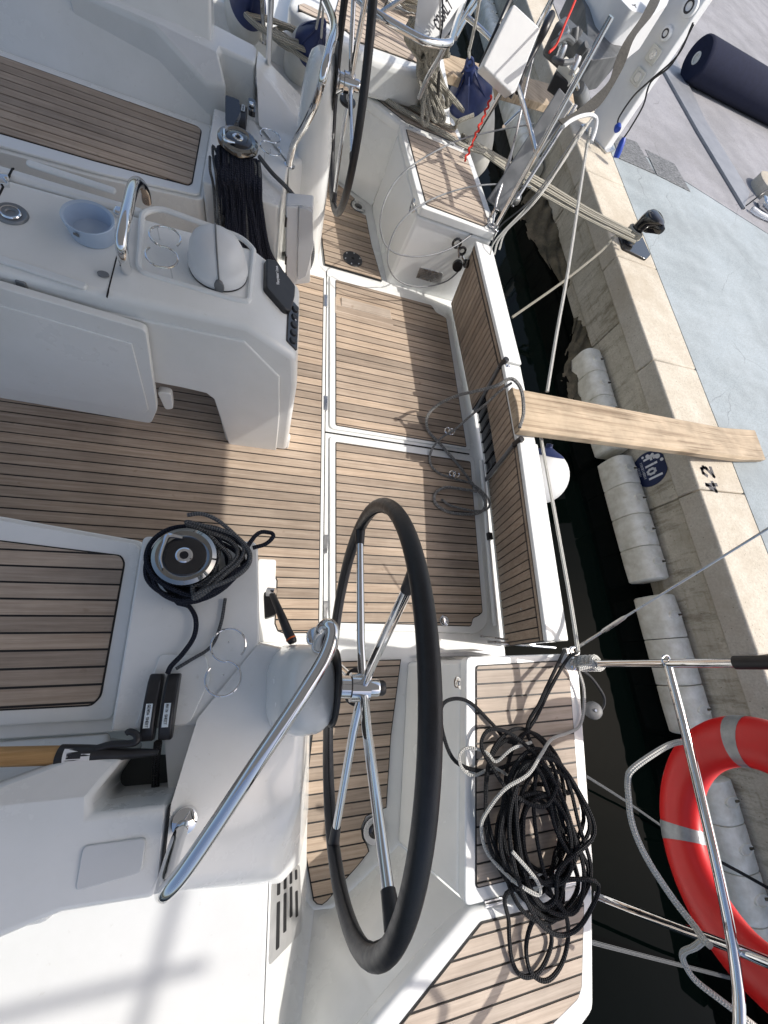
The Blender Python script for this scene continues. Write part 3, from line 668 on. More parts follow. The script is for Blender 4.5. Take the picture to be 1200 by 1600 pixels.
        b.build('label_text', 'ink', st_, smooth=False)
    # wheel
    xw, yw, zw, R, t, u = .265, -.052, .821, .472, -.039, .066
    e1 = V(math.sin(u), math.cos(u), 0); e2 = V(math.sin(t) * math.cos(u), -math.sin(t) * math.sin(u), math.cos(t)); ctr = V(xw, yw, zw); ex = e1.cross(e2)
    if ex.x < 0: ex = -ex
    hub = MB(); hub.lathe([(0, .055), (.020, .055), (.022, .05), (.022, .03), (.034, .028), (.036, -.02), (.028, -.022), (.028, -.045), (.024, -.05), (.024, -.08)], ctr, ex, n=36)
    wh = hub.build('steering_wheel', 'chrome', yacht)
    def W(a, r=R, off=0): return ctr + (e1 * math.cos(a) + e2 * math.sin(a)) * r + ex * off
    N = 120; b = MB(); b.tube([W(2 * math.pi * k / N) for k in range(N)], .0178, 20, closed=True); b.build('rim', 'leather', wh)
    b = MB(); b.tube([W(2 * math.pi * k / N, R - .0182 + .0006 * math.sin(k * 2.5)) for k in range(N)], .0022, 6, closed=True); b.build('rim_stitching', 'rope_black', wh)
    a0 = math.atan2((P(527, 1310, .55) - ctr).dot(e2), (P(527, 1310, .55) - ctr).dot(e1))
    angs = [rad(x) for x in SPOKES]
    for a in angs:
        b = MB(); b.tube([W(a, .030, .012 if a else 0), W(a, .12, .006), W(a, R - .055)], [.0118, .0115, .0105], 16); sp = b.build('spoke', 'chrome', wh)
        b = MB(); b.tube([W(a, R - .060), W(a, R - .012)], [.0125, .0155], 14); b.build('spoke_cuff', 'leather', sp)
    b = MB(); b.lathe([(.026, -.045), (.034, -.05), (.036, -.062), (.030, -.065)], ctr, ex, n=30); b.build('hub_collar', 'steel', wh)
    b = MB(); b.lathe([(0, .072), (.016, .072), (.02, .066), (.02, .05)], ctr, ex, n=24); b.build('hub_cap', 'black_plastic', wh)
    # pedestal plate behind the hub
    pc = ctr - ex * .062
    pts = [pc + (e1 * math.cos(a) * .094 + e2 * math.sin(a) * .11) for a in [2 * math.pi * k / 40 for k in range(40)]]
    b = MB(); b.prism(pts, -ex * .006); b.build('pedestal_rim', 'black_plastic', pod)
    # lower black disc with two screws under the hub
    dc = ctr - e2 * .055 + ex * .0
    b = MB(); b.prism([dc + e1 * math.cos(a) * .05 + ex * (math.sin(a) * .04 + .01) for a in [2 * math.pi * k / 24 for k in range(24)]], -e2 * .012); bk = b.build('brake_knob', 'black_plastic', wh, bevel=.003)
    for s_ in (-1, 1):
        b = MB(); b.lathe([(0, .003), (.004, .003), (.005, 0)], dc + e1 * (-.026) + ex * (.01 + s_ * .026), e2, n=10); b.build('screw', 'chrome', bk)
    hubs[far] = ctr
both(side)

# ---- transom gate, two leaves with the boarding ladder slot between them
GZ = .45
gi = [P(744, 373, GZ), P(785, 537, GZ), P(816.6, 705.6, GZ), P(857, 1003, GZ)]      # inner top edge
go = [P(768, 385, GZ), P(808, 537, GZ), P(841.6, 705.6, GZ), P(888, 1005, GZ)]
gb = [P(702, 492, .0), P(738, 640, 0), P(768, 760, 0), P(787, 1000, 0)]
def lerp_line(pts, y):
    for a, c in zip(pts, pts[1:]):
        if min(a.y, c.y) - 1e-6 <= y <= max(a.y, c.y) + 1e-6: return a.lerp(c, (y - a.y) / (c.y - a.y))
    return (pts[0] if y > pts[0].y else pts[-1]) + V(0, y - (pts[0] if y > pts[0].y else pts[-1]).y, 0)
def gate_leaf(y0, y1, slot=False):
    """y0 > y1: one straight length of the gate"""
    it0, it1 = lerp_line(gi, y0), lerp_line(gi, y1); ot0, ot1 = lerp_line(go, y0), lerp_line(go, y1); b0, b1 = lerp_line(gb, y0), lerp_line(gb, y1)
    dx = .055 if y0 > 2 else (.085 if y0 > 1.3 else .10); b0 = V(it0.x + dx, y0, .012); b1 = V(it1.x + dx, y1, .012)
    return it0, it1, ot0, ot1, b0, b1
gate = None
for nm, y0, y1 in (('far', 2.515, 1.60), ('mid', 1.595, 1.085), ('near', 1.08, .075)):
    it0, it1, ot0, ot1, b0, b1 = gate_leaf(y0, y1)
    zc = GZ if nm != 'mid' else GZ - .012
    for q in (it0, it1, ot0, ot1): q.z = zc - .02
    b = MB(); bo0, bo1 = V(ot0.x - .01, y0, .0), V(ot1.x - .01, y1, .0)
    b.loft([[b0, it0, ot0, bo0], [b1, it1, ot1, bo1]]); gl = b.build('transom_gate', 'gelcoat', yacht, bevel=.006, seg=2)
    # cap
    u0, u1, v0, v1 = it0 + V(-.008, 0, .02), it1 + V(-.008, 0, .02), ot0 + V(.006, 0, .02), ot1 + V(.006, 0, .02)
    b = MB(); b.prism([u0, v0, v1, u1], (0, 0, -.024)); b.build('gate_cap', 'gelcoat', yacht if False else gl, bevel=.007, seg=3)
    # planks on the inner face
    up_ = (it0 - b0).normalized(); al = (it1 - it0).normalized(); nrm = up_.cross(al)
    if nrm.x > 0: nrm = -nrm
    t0, t1 = it0 + nrm * .001 - up_ * .006, it1 + nrm * .001 - up_ * .006; c0, c1 = b0 + nrm * .001 + up_ * .004, b1 + nrm * .001 + up_ * .004
    if nm == 'mid':                            # slot takes the lower part of the middle
        f = .40; c0s, c1s = c0.lerp(t0, .06), c1.lerp(t1, .06); m0, m1 = c0.lerp(t0, f), c1.lerp(t1, f)
        planks(yacht, 'gate_panel', [t0, t1, m1, m0], u=up_, up=nrm, mat='teak_gate', pitch=.045)
        b = MB(); b.prism([m0 + nrm * .002, m1 + nrm * .002, c1s + nrm * .002, c0s + nrm * .002], -nrm * .004); sl = b.build('ladder_slot', 'black_gloss', yacht, smooth=False)
        for k in range(7):
            f_ = k / 6 * .88 + .06; p0 = m0.lerp(m1, f_); p1 = c0s.lerp(c1s, f_); b = MB(); b.tube([p0 + nrm * .006, p1 + nrm * .006], .006, 8); b.build('ladder_rung', 'black_gloss', sl)
        for p0, p1 in ((t0, c0), (t1, c1)):    # dark edge profiles with rollers at the top
            b = MB(); b.tube([p0 + nrm * .010, p1 + nrm * .010], .011, 12); b.build('edge_profile', 'galvanised', yacht)
            b = MB(); b.tube([p0 + nrm * .002 + V(0, -.0, -.012), p0 + nrm * .002 + V(0, 0, .052)], .017, 16); b.build('stay_roller', 'black_plastic', yacht, bevel=.003)
            b = MB(); b.obox(p0 + V(.02, -.022, .016), V(.016, 0, 0), V(0, .012, 0), V(0, 0, .012)); b.tube([p0 + V(.02, -.022, .02), p0 + V(.02, -.022, .036)], .006, 8); b.build('stay_bracket', 'chrome', yacht, bevel=.003)
    else:
        # top and end borders run along the gate, upright planks fill the rest
        w = .034
        gp = planks(yacht, 'gate_panel', [t0 - up_ * w, t1 - up_ * w, c1, c0], u=up_, up=nrm, mat='teak_gate', pitch=.046, phase=.3)
        planks(yacht, 'gate_border', [t0, t1, t1 - up_ * w, t0 - up_ * w], u=al, up=nrm, mat='teak_gate', pitch=.2)
# rounded white sill frame at the foot of the near leaf, black stop, and lower hinge hardware
b = MB(); b.tube([P(752, 720, .03), P(757, 780, .03), P(765, 880, .03), P(774, 978, .03)], .014, 12, smooth=3); b.build('gate_sill', 'gelcoat', yacht)
p = P(765, 838, .05); b = MB(); b.obox(p, V(.014, 0, 0), V(0, .022, 0), V(0, 0, .012)); b.build('gate_stop', 'black_plastic', yacht, bevel=.003)
b = MB(); A, B_ = P(817, 950, .26), P(828, 1010, .12); b.obox((A + B_) / 2, (B_ - A) / 2, V(.008, 0, 0), V(0, 0, .012)); b.tube([P(762, 1003, .05), P(868, 1012, .10)], .008, 10); b.tube([P(750, 994, .04), P(800, 1000, .06), P(850, 1003, .12)], .006, 8, smooth=3)
b.obox(P(828, 1005, .12), V(.02, 0, 0), V(0, .012, 0), V(0, 0, .02)); b.build('gate_hinge', 'steel', yacht, bevel=.002)
b = MB(); b.prism([V(.80, .045, .0), V(1.21, .055, .0), V(1.21, .03, .0), V(.80, .03, .0)], (0, 0, .10)); b.build('gate_hinge_recess', 'galvanised', yacht)

# ---- near-only and far-only fittings of the yacht
def pt(px, py, z): return P(px, py, z)
# grab rail of the near wheel: big bent tube over the pedestal
b = MB(); b.tube([P(499, 1008, .89), P(500, 996, .92), P(504, 983, .955), P(512, 977, .975), P(519, 984, .985), P(517, 1003, .99), P(502, 1038, .99), P(458, 1108, .98), P(400, 1194, .96), P(340, 1285, .93), P(290, 1358, .91), P(265, 1388, .895), P(256, 1394, .87), P(258, 1380, .83), P(272, 1330, .73), P(288, 1283, .625)],
                       .0158, 22, smooth=7); gr = b.build('grab_rail', 'chrome', yacht)
b = MB(); b.lathe([(.0, .010), (.022, .008), (.029, .004), (.030, -.02)], P(288, 1283, .640), (.1, .0, 1), n=28); b.build('rail_base', 'chrome', gr)
b = MB(); b.tube([P(498, 1012, .87), P(499, 1008, .89)], .019, 18); b.prism(fillet([P(479, 984, .90), P(500, 976, .90), P(508, 1004, .89), P(480, 1010, .89)], .02, 3), (0, 0, -.02)); b.build('rail_base', 'chrome', gr, bevel=.006)
# the far one
b = MB(); b.tube([P(452, 258, .50), P(454, 246, .54), P(461, 222, .62), P(477, 195, .74), P(495, 155, .88), P(507, 110, .97), P(516, 72, 1.0), P(522, 50, 1.0), P(519, 28, .98), P(508, 2, .95), P(495, -22, .92), P(488, -40, .85)], .0175, 18, smooth=6); gr = b.build('grab_rail', 'chrome', yacht)
b = MB(); b.lathe([(.0, .010), (.022, .008), (.030, .004), (.031, 0)], P(452, 258, .495), (0, 0, 1), n=24); b.build('rail_base', 'chrome', gr)
# throttle lever, near pedestal side
b = MB(); b.prism(fillet([P(412, 925, .40), P(430, 922, .40), P(432, 960, .38), P(414, 966, .38)], .008, 3), (0, 0, -.05)); th_ = b.build('throttle_base', 'black_plastic', yacht, bevel=.006)
b = MB(); b.tube([P(418, 925, .42), P(430, 926, .43)], .017, 16); b.build('throttle_pivot', 'chrome', th_)
b = MB(); b.tube([P(425, 928, .43), P(431, 942, .46), P(441, 965, .49), P(449, 985, .51), P(456, 1000, .52), P(458, 1005, .522)], [.011, .012, .014, .0155, .016, .012], 16, smooth=4); b.build('throttle_lever', 'black_plastic', th_)
b = MB(); b.tube([P(454, 997, .5195), P(455, 999, .5205)], .0166, 16); b.build('marker_ring', 'orange', th_)
# white gutter step beside the console where the teak stops
b = MB(); b.prism(fillet([V(.0, .50, .02), V(.082, .50, .02), V(.086, .155, .02), V(.125, .14, .02), V(.27, .14, .02), V(.27, .115, .02), V(.0, .115, .02)], .012, 3), (0, 0, -.028)); b.build('sole_moulding_step', 'gelcoat', yacht, bevel=.006)
# stainless vent on the slope of the helm well, near side
def slope(px, py, lift=.004):
    n_ = V(.42, 0, .172).normalized(); r_ = ray(px, py); o3 = V(.09, 0, .42) + n_ * lift; t = (o3 - V(0, 0, CAMH)).dot(n_) / r_.dot(n_); return V(0, 0, CAMH) + r_ * t
vn = V(.42, 0, .172).normalized()
L0, L1, R0, R1 = slope(424, 1366), slope(419, 1512), slope(469, 1350), slope(472, 1456)
def vp(s, t): return L0.lerp(L1, t).lerp(R0.lerp(R1, t), s)
b = MB(); b.prism(fillet([L0, L1, R1, R0], .03, 4), vn * -.003); ve = b.build('vent_plate', 'brushed_steel', yacht, bevel=.0015)
for s0, tt in ((.22, ((.05, .28), (.36, .90))), (.42, ((.05, .25), (.30, .78))), (.62, ((.04, .22), (.22 + .04, .66))), (.82, ((.06, .2), (.36, .72)))):
    for t0, t1 in tt:
        q = fillet([vp(s0 - .045, t0), vp(s0 + .045, t0), vp(s0 + .045, t1), vp(s0 - .045, t1)], .006, 3); b = MB(); b.prism([p + vn * .0012 for p in q], -vn * .003); b.build('vent_slot', 'gap', ve, smooth=False)
# padeye on the well side
b = MB(); A, B_ = P(655, 1428, .30), P(662, 1395, .27); b.tube([A, A + V(.004, 0, .03), (A + B_) / 2 + V(0, 0, .045), B_ + V(.004, 0, .03), B_], .004, 10, smooth=4); b.build('padeye', 'chrome', yacht)
# dark seam and embossed pad of the near coaming
b = MB(); b.prism([P(262, 1262, .6565), P(248, 1380, .652), P(251, 1380, .652), P(265, 1262, .6565)], (0, 0, -.03)); b.build('coaming_seam', 'gap', yacht, smooth=False)
b = MB(); b.prism(fillet([P(129, 1322, .6575), P(229, 1309, .6575), P(221, 1364, .6575), P(116, 1394, .6575)], .012, 3), (0, 0, -.01)); b.build('grip_pad', 'gelcoat_grip', yacht, bevel=.003)
# far helm: round inspection plate and its screws, clear cover box, far hatch fittings
c = P(551, 405, .004); b = MB(); b.lathe([(0, .007), (.018, .007), (.066, .006), (.070, .002), (.070, 0)], c, n=40); ip = b.build('inspection_plate', 'black_plastic', yacht)
for k in range(6):
    a = rad(20 + 60 * k); b = MB(); b.lathe([(0, .0085), (.005, .008), (.006, .005)], c + V(math.cos(a) * .055, math.sin(a) * .055, 0), n=10); b.build('screw', 'chrome', ip)
b = MB(); b.lathe([(0, .0075), (.010, .0078), (.011, .007)], c, n=16); b.build('plate_centre', 'gap', ip)
# engine panel under a clear flap on the aft face of the far console
YE = 2 * YC - .435
def fy(px, py, d=0): return PY(px, py, YE - d)
b = MB(); b.prism(fillet([fy(446, 318), fy(490, 322), fy(484, 442), fy(446, 446)], .012, 3), (0, .08, 0)); ep = b.build('engine_panel', 'white_plastic', yacht, bevel=.008)
b = MB(); b.prism(fillet([fy(447, 322, .012), fy(466, 324, .012), fy(464, 440, .012), fy(447, 438, .012)], .006, 2), (0, .012, 0)); b.build('panel_door', 'white_plastic', ep, bevel=.004)
b = MB(); b.prism(fillet([fy(467, 324, .022), fy(488, 330, .022), fy(490, 385, .022), fy(478, 432, .022), fy(465, 438, .022)], .012, 3), (0, .022, 0)); b.build('clear_cover', 'clear_plastic', ep, bevel=.005)
for py in (345, 405, 432):
    p = fy(446.5, py, .004); b = MB(); b.box((p.x - .004, p.y - .012, p.z - .022), (p.x + .006, p.y + .01, p.z + .022)); b.build('panel_hinge', 'black_plastic', ep)
# nameplate on the far locker wall facing the cockpit
yl = 2 * YC - .012 - .006
q = [PY(656, 418, yl), PY(692, 427, yl), PY(688, 445, yl), PY(650, 434, yl)]; b = MB(); b.prism([V(p.x, yl - .001, p.z) for p in q], (0, .004, 0)); npl = b.build('maker_plate', 'steel', yacht, bevel=.001)
b = MB(); c = sum(q, V(0, 0, 0)) / 4
for k in range(5): 
    f = .2 + .15 * k; A = q[0].lerp(q[3], f); B_ = q[1].lerp(q[2], f); A2, B2 = A.lerp(B_, .12), A.lerp(B_, .88 - .1 * (k % 2)); d = V(0, 0, .0012)
    b.prism([A2 - d + V(0, -.0016, 0), B2 - d + V(0, -.0016, 0), B2 + d + V(0, -.0016, 0), A2 + d + V(0, -.0016, 0)], (0, .0006, 0))
b.build('plate_text', 'galvanised', npl, smooth=False)
# snap shackles and black blocks hanging at the far end of the gate
sh = MB(); 
for (px, py, r_) in ((714, 380, .026), (722, 392, .022)):
    c = PY(px, py, yl - .03); sh.tube([c + V(math.cos(t) * r_, 0, math.sin(t) * r_) for t in [k * math.pi / 6 for k in range(12)]], .008, 8, closed=True)
sh.build('shackle', 'black_gloss', yacht)
sh = MB(); sh.tube([PY(716, 385, yl - .05), PY(717, 402, yl - .05)], .006, 8); sh.tube([PY(722, 400, 2.5), PY(728, 415, 2.5), PY(735, 445, 2.5)], .007, 8, smooth=3); sh.build('shackle_pin', 'chrome', yacht)
sh = MB(); sh.lathe([(0, -.016), (.032, -.014), (.036, 0), (.032, .014), (0, .016)], PY(715, 415, 2.51), (.3, 1, 0), n=20); sh.lathe([(0, -.012), (.024, -.010), (.026, .010), (0, .012)], PY(729, 412, 2.49), (1, .4, 0), n=16); sh.build('block', 'black_gloss', yacht)
sh = MB(); c = PX(650, 312, .772); sh.lathe([(0, .012), (.012, .012), (.018, .004), (.026, 0)], V(.775, 2.69, .44), (-1, 0, .1), n=20); sh.tube([V(.765, 2.72, .44), V(.755, 2.66, .40), V(.76, 2.63, .43)], .005, 8, smooth=3); sh.build('padlock_hasp', 'chrome', yacht)
# helm well round moulded boss near side, bimini over the cockpit
# ---- cockpit table
Y0, Y1 = 1.11, 2 * YC - 1.11
def tab(x, z, y): return V(x, y, z)
prof = [(.110, .0), (.108, .50), (.090, .66), (-.085, .757), (-2.3, .757), (-2.3, .44), (-.34, .375), (-.26, .37), (-.225, .34), (-.195, 0)]
b = MB(); b.prism([tab(x, z, Y0) for x, z in prof], (0, Y1 - Y0, 0)); tb = b.build('cockpit_table', 'gelcoat_table', yacht, bevel=.03, seg=5, angle=50)
ins = [(.055, .0), (.052, .30), (.036, .55), (-.095, .692), (-2.3, .692), (-2.3, .45), (-.34, .385), (-.25, .375), (-.222, .345), (-.18, 0.0)]
b = MB(); b.prism([tab(x, z, Y0 - .006) for x, z in ins], (0, .012, 0)); b.build('side_panel', 'gelcoat_table', tb, bevel=.005, seg=3)
b = MB(); b.box((.098, Y0 + .012, 0), (.118, Y0 + .05, .10)); b.build('foot_trim', 'gelcoat_table', tb, bevel=.01)
# the folding leaf hanging on the near side
LY = 1.065
q = [PY(-240, 380, LY), PY(228, 516, LY), PY(246, 640, LY), PY(236, 662, LY), PY(0, 622, LY), PY(-260, 560, LY)]
b = MB(); b.prism(fillet(q, .02, 3), (0, .028, 0)); lf = b.build('table_leaf', 'gelcoat_table', tb, bevel=.012, seg=4)
q2 = [PY(-240, 408, LY - .004), PY(206, 538, LY - .004), PY(232, 640, LY - .004), PY(226, 646, LY - .004), PY(0, 606, LY - .004), PY(-250, 552, LY - .004)]
b = MB(); b.prism(q2, (0, .005, 0)); b.build('leaf_face', 'gelcoat_table', lf, bevel=.004, seg=3)
b = MB(); b.prism(fillet([tab(-.44, .34, 1.10), tab(-.385, .34, 1.10), tab(-.395, .235, 1.10), tab(-.43, .22, 1.10)], .02, 3), (0, .03, 0)); b.build('leaf_bracket', 'gelcoat_table', tb, bevel=.006)
b = MB(); b.prism([P(22, 437, .74), P(38, 442, .74), P(46, 462, .70), P(28, 457, .70)], (0, .02, -.01)); b.build('leaf_hinge', 'galvanised', tb, bevel=.003)
q = [V(-2.3, 1.49, .757), V(-.45, 1.49, .757), V(-.45, 1.525, .757), V(-2.3, 1.56, .757)]
b = MB(); b.prism(q, (0, 0, -.42)); b.build('table_leaf', 'gelcoat_table', tb, bevel=.012, seg=4)
# raised fiddles on the top, split line, latch tab and filler cap
for A, B_ in ((P(43, 258, .757), P(182, 303, .757)), (P(-80, 382, .757), P(137, 452, .757))):
    d = (B_ - A).normalized(); s_ = V(-d.y, d.x, 0) * .013; b = MB(); b.prism(fillet([A - s_ * .9, B_ - s_ * .9, B_ + s_, A + s_], .008, 2), (0, 0, .012)); b.build('fiddle', 'gelcoat_table', tb, bevel=.005)
b = MB(); b.prism([P(182, 398, .7580), P(184, 398, .7580), P(167.5, 465, .7580), P(165.5, 463, .7580)], (0, 0, -.003)); b.build('table_seam', 'gap', tb, smooth=False); b = MB(); b.prism([P(18, 262, .7580), P(22, 262, .758), P(-10, 325, .758), P(-14, 325, .758)], (0, 0, -.003)); b.build('table_seam', 'gap', tb, smooth=False)
c = P(164, 430, .759); d = P(174, 432, .759) - c; b = MB(); b.prism([c + V(math.cos(t) * .016 - .004, math.sin(t) * .012, 0) for t in [k * math.pi / 8 for k in range(16)]], (0, 0, .004)); b.build('latch_tab', 'galvanised', tb)
c = P(18, 335, .7575); b = MB(); b.lathe([(0, .003), (.012, .004), (.014, .007), (.022, .008), (.026, .004), (.040, .006), (.043, .002), (.043, -.002)], c, n=36); fc = b.build('filler_cap', 'galvanised', tb)
b = MB(); b.lathe([(.022, .0085), (.025, .009), (.027, .006)], c, n=30); b.build('cap_ring', 'chrome', fc)
b = MB(); A = P(4, 283, .76); b.obox(A, V(.016, .004, 0), V(-.005, .02, 0), V(0, 0, .008)); b.tube([A + V(.01, 0, .008), A + V(.022, -.012, .02)], .006, 8); b.build('table_latch', 'chrome', tb, bevel=.003)
# sunken tray for compass: rim outline
tr_o = fillet([P(222, 333, .757), P(250, 326, .757), P(378, 372, .757), P(398, 392, .757), P(436, 478, .757) * 1, P(372, 470, .757), P(216, 425, .757)], .03, 4)
tr_o = [V(min(p.x, -.086), p.y, .7585) for p in tr_o]
b = MB(); b.tube(tr_o, .009, 8, closed=True); b.build('tray_rim', 'gelcoat_table', tb)
# grab handle
b = MB(); b.tube([P(229, 313, .752), P(226, 298, .80), P(217, 286, .85), P(208, 292, .885), P(201, 320, .90), P(194, 352, .905), P(190, 378, .895), P(192, 400, .86), P(196, 416, .80), P(197, 422, .752)], .0160, 22, smooth=6); b.build('table_handle', 'chrome', tb)
b = MB(); A = P(186, 332, .765); b.obox(A, V(.014, 0, 0), V(0, .018, 0), V(0, 0, .012)); b.build('handle_catch', 'chrome', tb, bevel=.008)
# covered compass
c = P(342, 424, .757); b = MB()
prf = [(.093, 0), (.0945, .004), (.090, .007)]; b.lathe(prf + [(0, .007)], c, n=44); cp = b.build('compass', 'black_plastic', tb)
b = MB(); b.lathe([(.0925, .005), (.096, .020), (.095, .036), (.088, .041), (.088, .060), (.083, .082), (.072, .102), (.052, .118), (.026, .127), (0, .129)], c, n=44); cv = b.build('compass_cover', 'white_plastic', cp, angle=60)
b = MB(); b.tube([c + V(r_ * .12, -r_ * .993, z_ + .001) for r_, z_ in ((.096, .024), (.0905, .041), (.0885, .060), (.0835, .082), (.0725, .102), (.0525, .118), (.0265, .127), (0, .129), (-.0265, .127), (-.0525, .118), (-.0725, .102), (-.0835, .082), (-.0885, .060))], .0026, 6); b.build('cover_ridge', 'grey_plastic', cv)
A = c + V(.011, -.094, .022); b = MB(); b.prism([A + V(math.cos(t) * .016, -.006, math.sin(t) * .022) for t in [k * math.pi / 8 for k in range(16)]], (0, .012, 0)); b.build('cover_tab', 'grey_plastic', cv, bevel=.003)
# cup holder on the table, smaller S wire
A, B_ = P(258, 370, .80), P(253, 401, .80); r = (A - B_).length / 2 + .001; dAB = (A - B_).normalized(); pe = V(-dAB.y, dAB.x, 0)
upper = [A + (dAB * math.cos(t) + pe * math.sin(t)) * r for t in [rad(-125 + k * 18) for k in range(18)]]; lower = [A + B_ - p for p in upper]
b = MB(); b.tube(upper + list(reversed(lower)), .0032, 8, smooth=3); b.tube([upper[9], upper[9] + V(0, 0, -.045)], .002, 6); b.tube([lower[9], lower[9] + V(0, 0, -.045)], .002, 6); b.build('cup_holder', 'chrome', tb)
# display under its black cover and the switch panel on the slanting end
def slant(px, py, lift=0):
    # the sloping end face through (-.085,.757) and (.090,.66)
    nx, nz = .097, .175; l = math.hypot(nx, nz); nx /= l; nz /= l; r_ = ray(px, py); o0 = V(-.085, 0, .757 + 0)
    t = ((o0.x) * nx + (o0.z - CAMH) * nz + lift) / (r_.x * nx + r_.z * nz); return V(r_.x * t, r_.y * t, CAMH + r_.z * t)
sn = V(.097, 0, .175).normalized()
q = fillet([slant(412, 410), slant(425, 412), slant(457, 452), slant(456, 468), slant(450, 492), slant(442, 490), slant(411, 455)], .01, 3)
b = MB(); b.prism([p + sn * .022 for p in q], -sn * .026); ds = b.build('display_cover', 'black_plastic', tb, bevel=.005)
b = MB(); o_ = slant(431, 450) + sn * .0222; o2 = slant(429, 424) + sn * .0222; letters(b, 'Raymarine', o_, (o2 - o_), (slant(420, 440) - slant(430, 440)), .013, .6, .78, .17, .0005) if False else letters(b, 'RaymarineY'[:9], o_, (o2 - o_), (slant(424, 441) - slant(430, 441)), .0125, .58, .75, .2, .0006); b.build('cover_lettering', 'white_ink', ds, smooth=False)
q = fillet([slant(455, 470), slant(466, 482), slant(463, 549), slant(447, 533), slant(449, 493)], .004, 2)
b = MB(); b.prism([p + sn * .006 for p in q], -sn * .008); sw = b.build('switch_panel', 'black_gloss', tb, bevel=.002)
for k in range(5):
    c = slant(459.5 - k * .9, 485 + k * 12.2) + sn * .006; b = MB(); b.lathe([(0, .006), (.011, .006), (.014, .002), (.014, 0)], c, sn, n=18); b.build('switch', 'black_plastic', sw)
c = slant(459, 503) + sn * .0115; b = MB(); b.lathe([(0, .003), (.003, .002), (.0035, 0)], c, sn, n=8); b.build('indicator', 'white_ink', sw)
for x, y in ((450, 583), (455, 598)):
    c = PX(x, y, .104); b = MB(); b.lathe([(0, .002), (.0035, .0015), (.004, 0)], c, (1, 0, .05), n=8); b.build('screw', 'steel', tb)
# bimini awning over the cockpit on its bowed tubes (out of the frame, gives the shade over table and seats)
BX = -.13 + 2.25 / math.tan(SUN_EL)
b = MB(); NXB, NYB = 10, 14; g_ = []
ya = -.55 - .24; yb = 2 * YC + .75
for i in range(NXB + 1):
    for j in range(NYB + 1):
        x = BX - 3.6 * i / NXB; y = ya + (yb - ya) * j / NYB; g_.append(V(x, y, 2.25 + .12 * math.sin(math.pi * j / NYB) - .012 * i * i / 10 + (0 if i else 0)))
b.v = g_ 
for i in range(NXB):
    for j in range(NYB): b.face((i * (NYB + 1) + j, (i + 1) * (NYB + 1) + j, (i + 1) * (NYB + 1) + j + 1, i * (NYB + 1) + j + 1))
b.build('bimini_canopy', 'canopy', yacht)
for x in (BX - .02, BX - 1.8):
    b = MB(); b.tube([V(.2 - 1.2 * (x < 1), -1.35, .42), V(x - .15, ya - .3, 1.6), V(x, ya, 2.22), V(x, YC, 2.35), V(x, yb, 2.22), V(x - .15, yb + .3, 1.6), V(.2 - 1.2 * (x < 1), 2 * YC + 1.35, .42)], .0125, 10, smooth=4); b.build('bimini_bow', 'steel', yacht)

b = MB(); b.tube([V(-2.4, -1.24, 4.42), V(3.0, -1.24, 4.4)], .016, 12); b.tube([V(2.92, -1.05, 4.4), V(2.88, -1.24, 4.4), V(2.7, -1.6, 4.3), V(1.8, -1.7, 2.4), V(1.0, -1.14, .42)], .016, 12); b.build('shadow_tubes', 'steel', yacht)  # unseen tubes, added overhead to cast the shadow bands on the deck
# ================================================================== RAILS OF THE YACHT
def depth(p): return RW[0][2] * p.x + RW[1][2] * p.y + RW[2][2] * (p.z - CAMH)
def rp(p, px): return px * depth(Vector(p)) / FPX
def rails(far):
    b = MB(); b.tube([V(1.300, -.022, .49), V(1.300, -.030, 1.35)], .0135, 14); b.build('pushpit_post', 'chrome', yacht)
    b = MB(); b.lathe([(.024, 0), (.028, .004), (.018, .012), (.014, .03)], V(1.300, -.022, .488), n=20); b.build('post_base', 'chrome', yacht)
    b = MB(); b.tube([V(1.205, -.795, .49), V(1.245, -.77, .72), V(1.27, -.735, .96), V(1.30, -.71, 1.3)], .0135, 14, smooth=4); b.build('pushpit_post', 'chrome', yacht)
    b = MB(); b.tube([V(1.300, -.03, .878), V(1.29, -.30, .885), V(1.245, -.72, .90), V(1.17, -.92, .90), V(1.02, -1.06, .90), V(.8, -1.12, .90), V(.2, -1.15, .90)], .0130, 14, smooth=6); b.build('pushpit_rail', 'chrome', yacht)
both(rails)
b = MB(); b.tube([P(1038, 1043, .87), P(1034, 1030, .88), P(1041, 1024, .88), P(1046, 1030, .88), P(1045, 1043, .87)], .0035, 8, smooth=4); b.build('rail_eye', 'chrome', yacht)
b = MB(); b.tube([V(1.300, -.0265, 1.07), V(1.300, -.029, 1.34)], .0185, 16); b.build('rail_grip', 'black_plastic', yacht)
# far stanchions at the gunwale
for (x0, y0, x1, y1, z0, z1, r) in ((418, 127, 425, -40, .50, 1.0, .0135), (413, 66, 407, -40, .50, .85, .012)):
    b = MB(); b.tube([P(x0, y0, z0), P(x1, y1, z1)], r, 14); st_ = b.build('stanchion', 'chrome', yacht)
    b = MB(); b.lathe([(0, .006), (.024, .006), (.028, 0)], P(x0, y0, z0 - .002), n=20); b.build('stanchion_base', 'chrome', st_)
b = MB(); A, B_ = P(430, 130, .512), P(458, 172, .512); d = (B_ - A).normalized(); s_ = V(-d.y, d.x, 0) * .012; b.prism([A - s_, B_ - s_, B_ + s_, A + s_], (0, 0, -.004)); b.build('drain_slit', 'gap', yacht, smooth=False)
b = MB(); b.prism([P(388, 100, .50), P(478, 160, .50), P(470, 205, .50), P(395, 190, .50)], (0, 0, -.08)); b.build('deck_step', 'gelcoat', yacht, bevel=.015)
